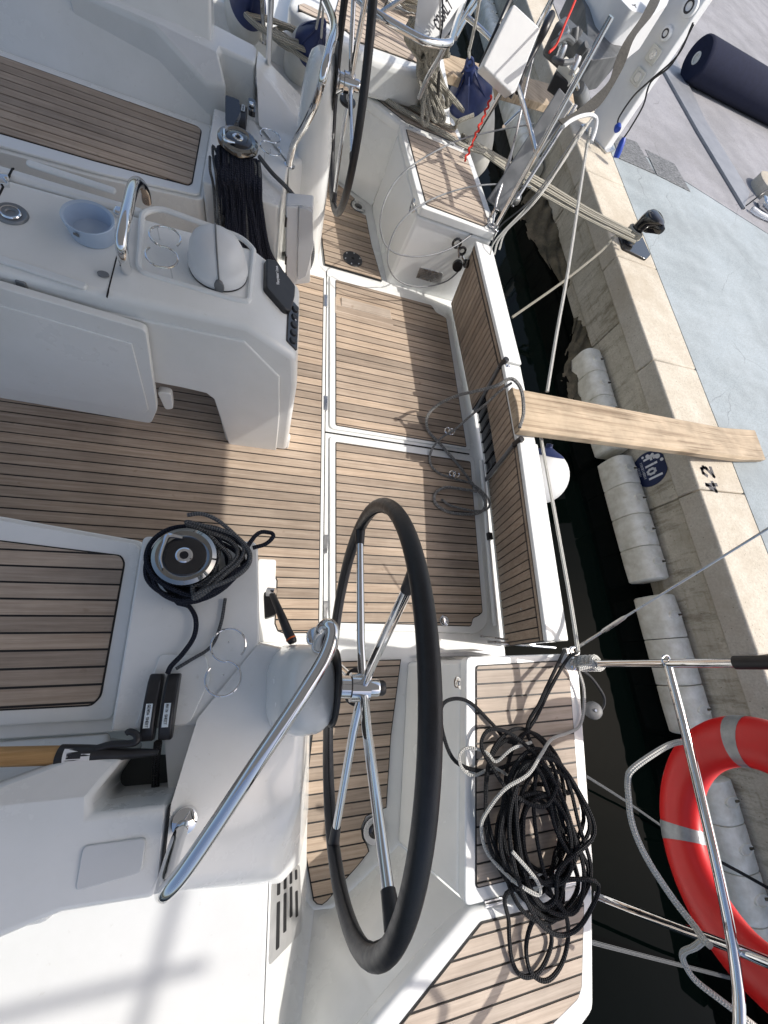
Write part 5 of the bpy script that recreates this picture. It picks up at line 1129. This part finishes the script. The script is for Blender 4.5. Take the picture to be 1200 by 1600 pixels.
# thin steel cables looping over the far locker
rope('thin_cable', 'thin grey wire arcing over the far stern locker, the outer loop', [(835, 193, .8), (780, 203, .72), (720, 218, .64), (665, 245, .58), (625, 275, .52), (602, 312, .45), (594, 350, .38), (602, 382, .32), (625, 398, .30), (665, 400, .32), (710, 385, .38), (765, 345, .5)], 1.25, 'galvanised', smooth=6, cat='wire', r=.0042)
rope('thin_cable', 'thin grey wire arcing over the far stern locker, the inner loop', [(830, 292, .62), (780, 288, .6), (735, 292, .57), (690, 305, .54), (650, 325, .50), (622, 352, .44), (608, 385, .36), (607, 415, .28), (622, 438, .20), (655, 448, .16), (700, 438, .2), (735, 400, .32), (765, 352, .5)], 1.25, 'galvanised', smooth=6, cat='wire', r=.0042)
# mooring ropes to the bollard
for k, (a, c_, lab) in enumerate((((845, 283, .35), (985, 362, .27), 'white mooring rope to the bollard, farthest of the three strands'), ((842, 290, .34), (990, 370, .26), 'white mooring rope to the bollard, middle of the three strands'), ((838, 298, .33), (992, 378, .25), 'white mooring rope to the bollard, nearest of the three strands'))):
    m0_ = ((a[0] + c_[0]) / 2, (a[1] + c_[1]) / 2 + 3, .28)
    rope('mooring_rope', lab, [(722 + k * 2, 212 + k * 3, .50), (780, 247 + k * 5, .43), a, m0_, c_], 3.6, 'rope_beige', smooth=4, r=.0155 if k != 2 else .012, group='mooring ropes to the bollard')
pts = [bt + V(math.cos(t) * .068, math.sin(t) * .068, .045 + .02 * t / 6.28) for t in [-2.4 + k * .42 for k in range(34)]]
rope('mooring_rope', 'turns of white mooring rope round the neck of the black bollard', pts, 4, 'rope_beige', smooth=2, r=.015, group='mooring ropes to the bollard')
rope('mooring_line', 'thin tan line slanting from behind the gate up to the bollard foot', [(800, 496, -.30), (880, 440, -.05), (940, 392, .12), (962, 368, .20), (985, 375, .20)], 1.9, 'rope_beige', smooth=3, cat='line')

# ================================================================== SMALL THINGS ABOARD
# white ball fender outside the gate
c = P(842, 745, .18); rr = rp(c, 43); root = thing('ball_fender', 'glossy white ball fender with navy cap squeezed outside the transom gate', 'fender', c)
b = MB(); b.lathe([(0, -rr)] + [(rr * math.cos(t), rr * math.sin(t)) for t in [math.pi * k / 22 - math.pi / 2 for k in range(1, 22)]] + [(0, rr)], c, (0, .75, .66), n=40); b.build('ball', 'white_plastic', root)
b = MB(); b.lathe([(rr * math.cos(t) * 1.01, rr * math.sin(t) * 1.01) for t in (.92, 1.0, 1.1, 1.25)] + [(.02, rr * 1.06), (.018, rr * 1.18), (0, rr * 1.2)], c, (0, .75, .66), n=32); b.build('cap', 'blue_rubber', root)
# boat hook
z_ = .56; A, B_, C_ = P(-60, 1184, z_), P(98, 1180, z_), P(232, 1176, z_)
root = thing('boat_hook', 'boat hook with wooden shaft and black plastic head lying on the near coaming', 'boat hook', A)
b = MB(); b.tube([A, B_], rp(B_, 14), 20); b.build('shaft', 'varnished_wood', root)
b = MB(); b.tube([P(92, 1180, z_), P(110, 1180, z_), P(150, 1178, z_), P(190, 1178, z_), P(232, 1176, z_), P(247, 1176, z_)], [rp(B_, 15.5), rp(B_, 15.5), rp(B_, 13), rp(B_, 9), rp(B_, 6), rp(B_, 4)], 18, smooth=3); hd = b.build('hook_head', 'black_plastic', root)
b = MB(); b.tube([P(150, 1170, z_ + .01), P(175, 1163, z_ + .012), P(203, 1162, z_ + .012), P(214, 1157, z_ + .012), P(213, 1148, z_ + .012), P(203, 1143, z_ + .012), P(197, 1146, z_ + .012)], [.009, .009, .009, .010, .009, .008, .007], 12, smooth=5); b.build('hook', 'black_plastic', hd)
L_ = rp(B_, 15.9)
b = MB(); q0_, q1_ = P(104, 1180, z_), P(145, 1179, z_); d = (q1_ - q0_); s_ = V(0, 1, 0)
for i in range(6):
    pass
b.loft([[q0_ + d * f + (s_ * math.sin(t) + Z_ * math.cos(t)) * (L_ - f * .004) for t in (-.75, -.5, -.25, 0, .25, .5, .75)] for f in (0, .33, .66, 1)], False, False); lb_ = b.build('label', 'white_plastic', hd)
b = MB()
for k in range(16):
    f = .14 + k * .032; w_2 = .0008 + .0007 * ((k * 7) % 3); p = q0_ + d * f; t_ = L_ - f * .004 + .0006
    b.prism([p + (s_ * math.sin(-.2) + Z_ * math.cos(-.2)) * t_, p + V(w_2 * 2, 0, 0) + (s_ * math.sin(-.2) + Z_ * math.cos(-.2)) * t_, p + V(w_2 * 2, 0, 0) + (s_ * math.sin(.28) + Z_ * math.cos(.28)) * t_, p + (s_ * math.sin(.28) + Z_ * math.cos(.28)) * t_], (0, 0, -.0005))
b.build('barcode', 'ink', lb_, smooth=False)
# blue bowl on the table
c = P(147, 367, .758); b = MB(); r0 = rp(c, 31); b.lathe([(0, 0), (r0 * .92, 0), (r0 * .98, .004), (r0 * 1.12, .052), (r0 * 1.10, .054), (r0 * .98, .050), (r0 * .86, .010), (0, .007)], c, n=44); bw = b.build('plastic_bowl', 'blue_bowl'); tag(bw, 'pale blue round plastic bowl standing on the cockpit table', 'bowl')
b = MB(); q = c + V(-.02, -.072, .046); b.prism([q + V(-.006, -.006, 0), q + V(.006, -.006, 0), q + V(.004, .008, -.016), q + V(-.002, .008, -.016)], (0, .004, .004)); b.build('rim_notch', 'grey_plastic', bw, bevel=.001)

# ================================================================== NEIGHBOURING YACHT
nb = thing('neighbour_yacht', 'second white yacht with teak side deck moored alongside at the top', 'yacht', P(560, -60, -.3))
NZ = .50
hullp = [P(250, -150, NZ), P(330, -28, NZ), P(440, 52, NZ), P(540, 108, NZ), P(640, 160, NZ), P(698, 194, NZ), P(706, 190, NZ), P(703, 135, NZ), P(692, 72, NZ), P(668, -40, NZ), P(640, -160, NZ)]
b = MB(); b.prism(hullp, (0, 0, -1.0)); b.build('hull', 'gelcoat', nb, bevel=.03, seg=4)
b = MB(); b.prism([P(470, -60, NZ + .16), P(450, 5, NZ + .16), P(500, 50, NZ + .16), P(590, 95, NZ + .16), P(668, 118, NZ + .16), P(676, 60, NZ + .16), P(668, 20, NZ + .16), P(640, -60, NZ + .16)], (0, 0, -.17)); b.build('deck', 'gelcoat', nb, bevel=.03, seg=4)
ZD = NZ + .162
dirn = (P(560, 45, ZD) - P(480, 2, ZD)).normalized()
planks(nb, 'deck_panel', [P(600, 12, ZD), P(668, 27, ZD), P(670, 45, ZD), P(655, 100, ZD), P(560, 66, ZD), P(520, 30, ZD), P(545, -60, ZD), P(640, -60, ZD)], u=dirn, pitch=.055, mat='teak_weathered')
planks(nb, 'deck_panel', [P(466, 8, ZD), P(474, 6, ZD), P(556, 42, ZD), P(553, 54, ZD), P(466, 16, ZD)], u=dirn, pitch=.05, mat='teak_weathered', up=(0, 0, 1))
b = MB(); b.tube([P(672, 66, ZD + .01), P(664, 92, ZD + .01), P(657, 108, ZD + .01)], .022, 10); b.build('teak_trim_rail', 'steel', nb)
def nrail(pts, r=.013, name='pushpit_rail'):
    b = MB(); b.tube([P(*q) for q in pts], r, 12, smooth=5); return b.build(name, 'chrome', nb)
nrail([(540, -30, 1.05), (575, 12, 1.05), (640, 52, 1.05), (672, 66, 1.05), (700, 68, 1.05), (707, 58, 1.05), (715, 30, 1.05), (735, -30, 1.05)], .015)
nrail([(655, 152, .68), (668, 122, .80), (685, 92, .92), (700, 62, 1.04)], .013, 'pushpit_post')
nrail([(703, 62, 1.0), (722, 30, 1.0), (752, -20, 1.0)], .011); nrail([(712, 60, .8), (730, 28, .8), (765, -20, .8)], .011)
# teak gangplank of the neighbour and its fender
b = MB(); b.prism([P(692, 82, .40), P(908, 145, .22), P(880, 172, .22), P(690, 112, .40)], (0, 0, -.06)); tag(b.build('timber_gangplank', 'rough_timber', bevel=.006), 'pale timber plank from the neighbouring yacht to the quay, partly behind the blue coned fender', 'plank')
def down_to(A, px, py, L):
    best = None
    for k in range(400):
        z = A.z + .3 - k * .005; q = P(px, py, z); e = abs((q - A).length - L)
        if (best is None or e < best[0]): best = (e, q)
    return best[1]
def fender(A, B_, px_r, label, cone=.28, mat='fender_vinyl'):
    """A top of the body, B_ bottom; the blue cone sits on top"""
    A, B_ = Vector(A), Vector(B_); d = (B_ - A); L = d.length; r = rp(A.lerp(B_, .5), px_r); root = thing('boat_fender', label, 'fender', B_, 'round bodied fenders with blue cones')
    b = MB(); b.lathe([(r * .80, 0), (r * .93, L * .12), (r, L * .35), (r, L * .6), (r * .9, L * .82), (r * .62, L * .95), (r * .2, L), (0, L)], A, d, n=40); b.build('body', mat, root)
    b = MB(); b.lathe([(r * .86, L * .03), (r * .83, -L * .01), (r * .55, -L * cone * .55), (r * .24, -L * cone), (r * .20, -L * (cone + .12)), (0, -L * (cone + .13))], A, d, n=36); co = b.build('cone', 'blue_rubber', root)
    u_ = d.normalized(); w_ = u_.cross(V(1, 0, 0)).normalized(); v_ = u_.cross(w_)
    for k in range(6):
        t = k * math.pi / 3; e = w_ * math.cos(t) + v_ * math.sin(t); b = MB(); b.tube([A + e * r * .80 - u_ * 0, A + e * r * .55 - u_ * L * cone * .6, A + e * r * .22 - u_ * L * (cone + .08)], r * .035, 6); b.build('rib', 'blue_rubber', co)
    b = MB(); b.tube([A - u_ * L * (cone + .15) + V(math.cos(t) * r * .12, 0, math.sin(t) * r * .12) for t in [q * math.pi / 6 for q in range(12)]], r * .05, 8, closed=True); b.build('eye', 'blue_rubber', co)
    return root, A - u_ * L * (cone + .2)
f1, e1_ = fender(P(734, 146, .30), down_to(P(734, 146, .30), 735, 268, .74), 36, 'large cream fender with a ribbed blue cone hanging between the two sterns', .15)
rope('fender_line', 'pale green line holding the large blue coned fender', [e1_, P(733, 78, .75), P(735, 72, .8), P(745, 25, .95), P(752, -20, 1.1)], 2.4, 'rope_white', smooth=3)
f2, e2_ = fender(P(486, 72, .62), down_to(P(486, 72, .62), 462, 118, .34), 27, 'white fender with dark blue cone between the hulls beside the far pedestal', .5)
for k in (0, 1):
    rope('fender_line', 'white line looped to the dark blue fender cone, %s strand' % ('left', 'right')[k], [(494 + 8 * k, 44 + k * 14, .75), (500 + 5 * k, 15, .9), (505 + 3 * k, -20, 1.0)], 2.0, 'rope_white', smooth=3)
f3, e3_ = fender(P(388, 2, .62), down_to(P(388, 2, .62), 372, 60, .40), 31, 'big weathered grey white fender with blue top at the upper left between the hulls', .5)
# hanging coil of speckled rope on the pushpit rail and the line going aft
random.seed(33); pth = []; 
top_ = P(672, 62, .94); bot_ = P(690, 172, .52)
for k in range(15):
    f = k / 14; q = P(640 + 55 * f, 38 + 28 * f, .93); rr = random.uniform
    e = P(655 + 62 * rr(0, 1), 158 + 18 * rr(-1, 1) + 18 * f, .53 + rr(0, .05)); mid = P(668 + 14 * rr(-1, 1), 100 + 8 * rr(-1, 1), .73 + rr(-.02, .02)); mid2 = P(668 + 15 * rr(-1, 1), 100 + 8 * rr(-1, 1), .73 + rr(-.03, .03))
    pth += [q + V(0, 0, .02), P(640 + 55 * f - 6, 60 + 28 * f, .86), mid, e, e + V(.05 * rr(.3, 1), rr(-.02, .05), rr(-.01, .02)), mid2, P(640 + 55 * f + 7, 58 + 28 * f, .87)]
rope('hanging_coil', 'cream flecked rope hank hanging from the far stern rail down to the teak deck', pth, 2.6, 'rope_flecked', smooth=5, r=.0105)
random.seed(6); c_ = P(690, 178, .50)
rope('hanging_coil', 'heap of flecked rope turns at the far deck edge below the hanging hank', coil((P(650, 158, .50).x, P(650, 158, .50).y, 0), .16, .07, .51, 7, .5, .05, 12, per=9), 2.6, 'rope_flecked', smooth=4, r=.010)
rope('mooring_rope', 'cream flecked mooring rope running aft along the far deck edge toward the quay', [(560, 118, .50), (610, 160, .505), (660, 190, .505), (700, 212, .505), (724, 228, .50), (760, 240, .46)], 4, 'rope_flecked', smooth=4, r=.014)
rope('mooring_rope', 'second flecked mooring rope beside it with a short cut end sticking up', [(600, 140, .50), (650, 170, .505), (706, 200, .505), (716, 190, .55), (740, 180, .60)], 4, 'rope_flecked', smooth=4, r=.013)
random.seed(17)
rope('rope_heap', 'brown grey twisted rope heap lying on the gunwale between the hulls near the stanchions', coil((P(452, 62, .6).x, P(452, 62, .6).y, 0), .20, .10, .57, 5, .4, .05, 31, per=9), 3, 'rope_beige', smooth=4, r=.011)
random.seed(18)
rope('rope_heap', 'dark grey coil of rope on the teak deck of the neighbouring yacht at the top', coil((P(632, 0, .68).x, P(632, 0, .68).y, 0), .30, .22, .68, 6, .3, .08, 41, per=10), 3, 'rope_flecked', smooth=4, r=.014)
# liferaft bag with printed name
def panel(name, label, cat, px, z, th, mat, bevel=.02, grow=0):
    q = [P(x, y, zz) for (x, y), zz in zip(px, z)]; n_ = (q[1] - q[0]).cross(q[2] - q[0]).normalized()
    if n_.z < 0: n_ = -n_
    b = MB(); b.prism(fillet(q, .05 if cat == 'bag' else .012, 4), -n_ * th); o = b.build(name, mat, bevel=bevel, seg=4); tag(o, label, cat); return o, n_
o, n_ = panel('lifebuoy_bag', 'grey white horseshoe lifebuoy bag printed COSALT on the neighbouring stern rail', 'bag', [(668, 62), (670, 40), (680, -30), (745, -30), (722, 12), (700, 55), (684, 66)], [.98, 1.0, 1.1, 1.12, 1.05, 1.0, .98], .07, 'gelcoat_grip')
b = MB(); A, B_ = P(681, 46, 1.03), P(704, 8, 1.075); xd = (B_ - A); up_ = P(673, 40, 1.035) - A
letters(b, 'COSALT', A + n_ * .012, xd, up_ - xd.normalized() * up_.dot(xd.normalized()), xd.length / 5.0, .6, .84, .22, .0012); b.build('printed_name', 'ink', o, smooth=False)
b = MB(); b.tube([P(690, -20, 1.13), P(692, 30, 1.075), P(688, 60, 1.02)], .004, 6, smooth=3); b.build('seam', 'ink', o)
o, n_ = panel('liferaft_pack', 'large white rectangular pack with black edges strapped to the far stern rail', 'pack', [(803, 5), (845, 44), (806, 143), (800, 147), (754, 104)], [1.12, 1.1, .9, .9, .92], .10, 'white_plastic', bevel=.008)
b = MB(); 
for (a, c2_) in (((800, 2), (752, 102)), ((754, 106), (801, 149)), ((848, 30), (806, 144))):
    pass
b = MB(); b.tube([P(798, -2, 1.08), P(776, 48, 1.0), P(751, 102, .88), P(775, 127, .86), P(801, 150, .86)], .014, 8); b.build('pack_edging', 'black_plastic', o)
b = MB(); b.tube([P(862, 24, 1.1), P(850, 48, 1.06), P(838, 75, 1.0), P(820, 110, .94), P(808, 145, .88)], [.022, .024, .014, .012, .012], 10, smooth=3); b.build('pack_strap', 'black_plastic', o)
# red cord
pth = [P(767, 150, .85)]
for k in range(26):
    t = k / 25; x = 768 - 42 * t + 2.2 * math.sin(k * 2.1) * (1 if k % 8 > 1 else .2); y = 152 + 100 * t; pth.append(P(x, y, .80 - .2 * t))
rope('red_cord', 'thin bright red knotted cord hanging in front of the large cream fender', pth, 1.5, 'red_cord', smooth=4, n=6, cat='cord')
rope('red_cord', 'dark red cord hanging onto the outboard clamp from the top', [(905, -15, 1.25), (893, 15, 1.22), (884, 35, 1.2), (876, 55, 1.17), (868, 72, 1.14), (858, 82, 1.12)], 1.8, 'red_cord', smooth=4, n=6, cat='cord')
# thin wires across
rope('rigging_wire', 'thin grey wire dropping from the upper rail to a turnbuckle beside the far locker corner', [(868, -10, 1.1), (835, 80, .98), (805, 215, .76), (790, 262, .64)], 1.7, 'steel', smooth=3, cat='wire')
b = MB(); A, B_, C_, D_ = P(803, 225, .74), P(795, 255, .68), P(776, 312, .56), P(770, 350, .51)
b.tube([A, B_, C_, D_], [.004, .009, .010, .005], 10); root = b.build('rigging_screw', 'steel'); tag(root, 'long steel rigging screw above the far end of the transom gate', 'turnbuckle')
b = MB(); b.obox((D_ + C_) / 2 - V(0, 0, .03), V(.014, 0, 0), V(0, .012, 0), V(.004, 0, .05)); b.tube([D_ + V(math.cos(t) * .018, math.sin(t) * .014, -.01) for t in [k * math.pi / 6 for k in range(12)]], .006, 8, closed=True); b.build('toggle', 'chrome', root, bevel=.003)
rope('rigging_wire', 'black coated wire with a grey fork end rising in front of the neighbouring hull', [(688, -10, 1.2), (687, 90, .85), (685, 115, .76)], 1.2, 'steel', smooth=2, cat='wire')
b = MB(); b.tube([P(686, 112, .77), P(685, 128, .72), P(684, 152, .62), P(683, 158, .60)], [.008, .011, .011, .006], 10); root = b.build('stay_cover', 'black_plastic'); tag(root, 'black plastic cover on the stay end in front of the neighbouring hull', 'stay cover')
b = MB(); b.obox(P(683, 168, .55), V(.016, 0, 0), V(0, .010, .0), V(0, 0, .04)); b.build('fork', 'galvanised', root, bevel=.003)
# grey beam with loops of line, hooked end
b = MB(); A, B_ = P(884, 152, .98), P(772, 322, .52); d = (B_ - A).normalized(); s_ = d.cross(V(.3, .3, 1)).normalized()
w_ = rp((A + B_) / 2, 15)
b.obox((A + B_) / 2, (B_ - A) / 2, s_ * w_, d.cross(s_).normalized() * .02); bm_ = b.build('stern_beam', 'galvanised', bevel=.006); tag(bm_, 'wide grey metal beam slanting down behind the chrome rails at the far stern', 'beam')
b = MB(); A2, B2 = P(900, 165, .95), P(800, 322, .53); b.tube([A2, B2], .012, 10); b.build('beam_tube', 'steel', bm_)
b = MB(); b.lathe([(0, -.02), (.045, -.02), (.05, 0), (.045, .02), (0, .02)], P(803, 308, .56), (0, 0, 1), n=20); b.build('pulley', 'steel', bm_)
for k, (x0, y0, x1, y1) in enumerate(((920, 190, 765, 402), (915, 195, 772, 398), (908, 200, 768, 385), (925, 185, 780, 390))):
    sag = 6 + 5 * k
    rope('tackle_line', 'white tackle line fanning from the hooked loop to the far gate corner, %s strand' % ('outermost', 'second', 'third', 'innermost')[k], [(x0, y0, .93), ((x0 + x1) / 2 + sag * (.5 - k * .3), (y0 + y1) / 2 - 4 + sag, .73), (x1 + 12, y1 - 30, .52), (x1, y1, .44)], 1.1 + .4 * (k % 2), 'rope_white' if k != 2 else 'rope_grey', smooth=5, group='tackle lines at the far stern', cat='line')
rope('white_hook', 'thick white plastic coated hook bent round the lines on top of the grey beam', [(880, 198, .98), (893, 188, .98), (910, 181, .98), (925, 180, .98), (932, 188, .97), (930, 205, .95), (924, 222, .93)], 2.6, 'white_plastic', smooth=5, cat='hook')
# outboard motor on its bracket with strap
ob = thing('outboard_motor', 'grey outboard motor with white cowling strapped up above the quay corner', 'outboard motor', P(960, 60, .9))
def oP(px, py, z=1.05): return P(px, py, z)
cwl = [oP(915, -30), oP(930, -5), oP(940, 25), oP(965, 52), oP(998, 58), oP(1022, 40), oP(1035, 8), oP(1040, -30)]
b = MB(); q = fillet(cwl, .04, 3); b.prism([p + V(0, 0, .10) for p in q], (0, 0, -.22)); b.build('cowling', 'white_plastic', ob, bevel=.035, seg=5)
b = MB(); q = fillet([oP(897, -30, 1.0), oP(915, 10, 1.0), oP(918, 50, 1.0), oP(916, 84, 1.0), oP(925, 94, 1.0), oP(962, 88, 1.0), oP(985, 62, 1.0), oP(962, 30, 1.0), oP(938, -5, 1.0), oP(920, -30, 1.0)], .03, 3); b.prism(q, (0, 0, -.16)); b.build('lower_cover', 'engine_grey', ob, bevel=.02, seg=3)
b = MB(); b.obox(oP(890, 78, 1.0), V(.11, -.08, 0), V(.05, .08, 0), V(0, 0, .07)); cb = b.build('clamp_block', 'engine_grey', ob, bevel=.02)
random.seed(3)
for k in range(7):
    x, y = 868 + random.uniform(-4, 50), 52 + random.uniform(0, 55); c = oP(x, y, 1.08)
    b = MB(); b.lathe([(0, .03), (.018, .03), (.022, .02), (.022, -.02)], c, (random.uniform(-.6, .6), random.uniform(-.6, .6), 1), n=12); b.build('clamp_bolt', 'engine_grey' if k % 2 else 'steel', cb)
b = MB(); b.tube([oP(862, 72, 1.1), oP(872, 64, 1.12), oP(885, 58, 1.12), oP(895, 66, 1.1)], .014, 8, smooth=3); b.tube([oP(865, 92, 1.08), oP(880, 98, 1.1), oP(895, 96, 1.1)], .012, 8, smooth=3); b.build('clamp_handle', 'engine_grey', cb)
b = MB(); b.obox(oP(886, 112, .97), V(.045, -.035, 0), V(.03, .05, 0), V(0, 0, .03)); b.build('mounting_pad', 'fender_vinyl', ob, bevel=.006)
b = MB(); b.obox(oP(876, 132, .92), V(.06, -.02, 0), V(.02, .05, 0), V(0, 0, .04)); b.build('bracket', 'black_plastic', ob, bevel=.008)
b = MB(); b.tube([oP(893, 112, 1.0), oP(906, 145, .90)], .016, 14); b.build('leg_tube', 'chrome', ob)
b = MB(); b.tube([oP(904, 138, .92), oP(909, 152, .87), oP(913, 168, .83)], [.034, .045, .040], 18); b.build('leg_boot', 'galvanised', ob)
b = MB(); sp = [oP(1030, -12, 1.22), oP(1012, 22, 1.19), oP(985, 60, 1.15), oP(968, 100, 1.08), oP(955, 130, 1.03), oP(930, 160, .98), oP(900, 180, .95), oP(878, 193, .93)]
sp = catmull(sp, 4); rings = []
for i, p in enumerate(sp):
    t = (sp[min(i + 1, len(sp) - 1)] - sp[max(i - 1, 0)]).normalized(); w = t.cross(Z_).normalized() * .026 * (1 + .25 * math.sin(i * .7)); rings.append([p - w, p + w, p + w - V(0, 0, .004), p - w - V(0, 0, .004)])
b.loft(rings); b.build('strap', 'webbing', ob)
b = MB(); A = oP(990, 5, 1.18); letters(b, 'Y', A, P(1000, 12, 1.18) - A, P(985, 12, 1.18) - A, .05, .6, .8, .2, .001); b.build('cowling_letter', 'ink', ob, smooth=False)
# crossing wires near the upper right of the gate
rope('thin_line', 'thin black line sagging along the quay wall near the ribbed fender', [(800, 145, .1), (815, 160, .08), (850, 163, .05), (890, 168, .02), (915, 182, .1)], 1.4, 'rope_black', smooth=4, cat='line')
b = MB(); b.tube([P(787, 198, .72), P(814, 172, .74)], .010, 10); tag(b.build('rod_holder', 'chrome'), 'short shiny steel rod between the crossing far stern rails', 'rod')
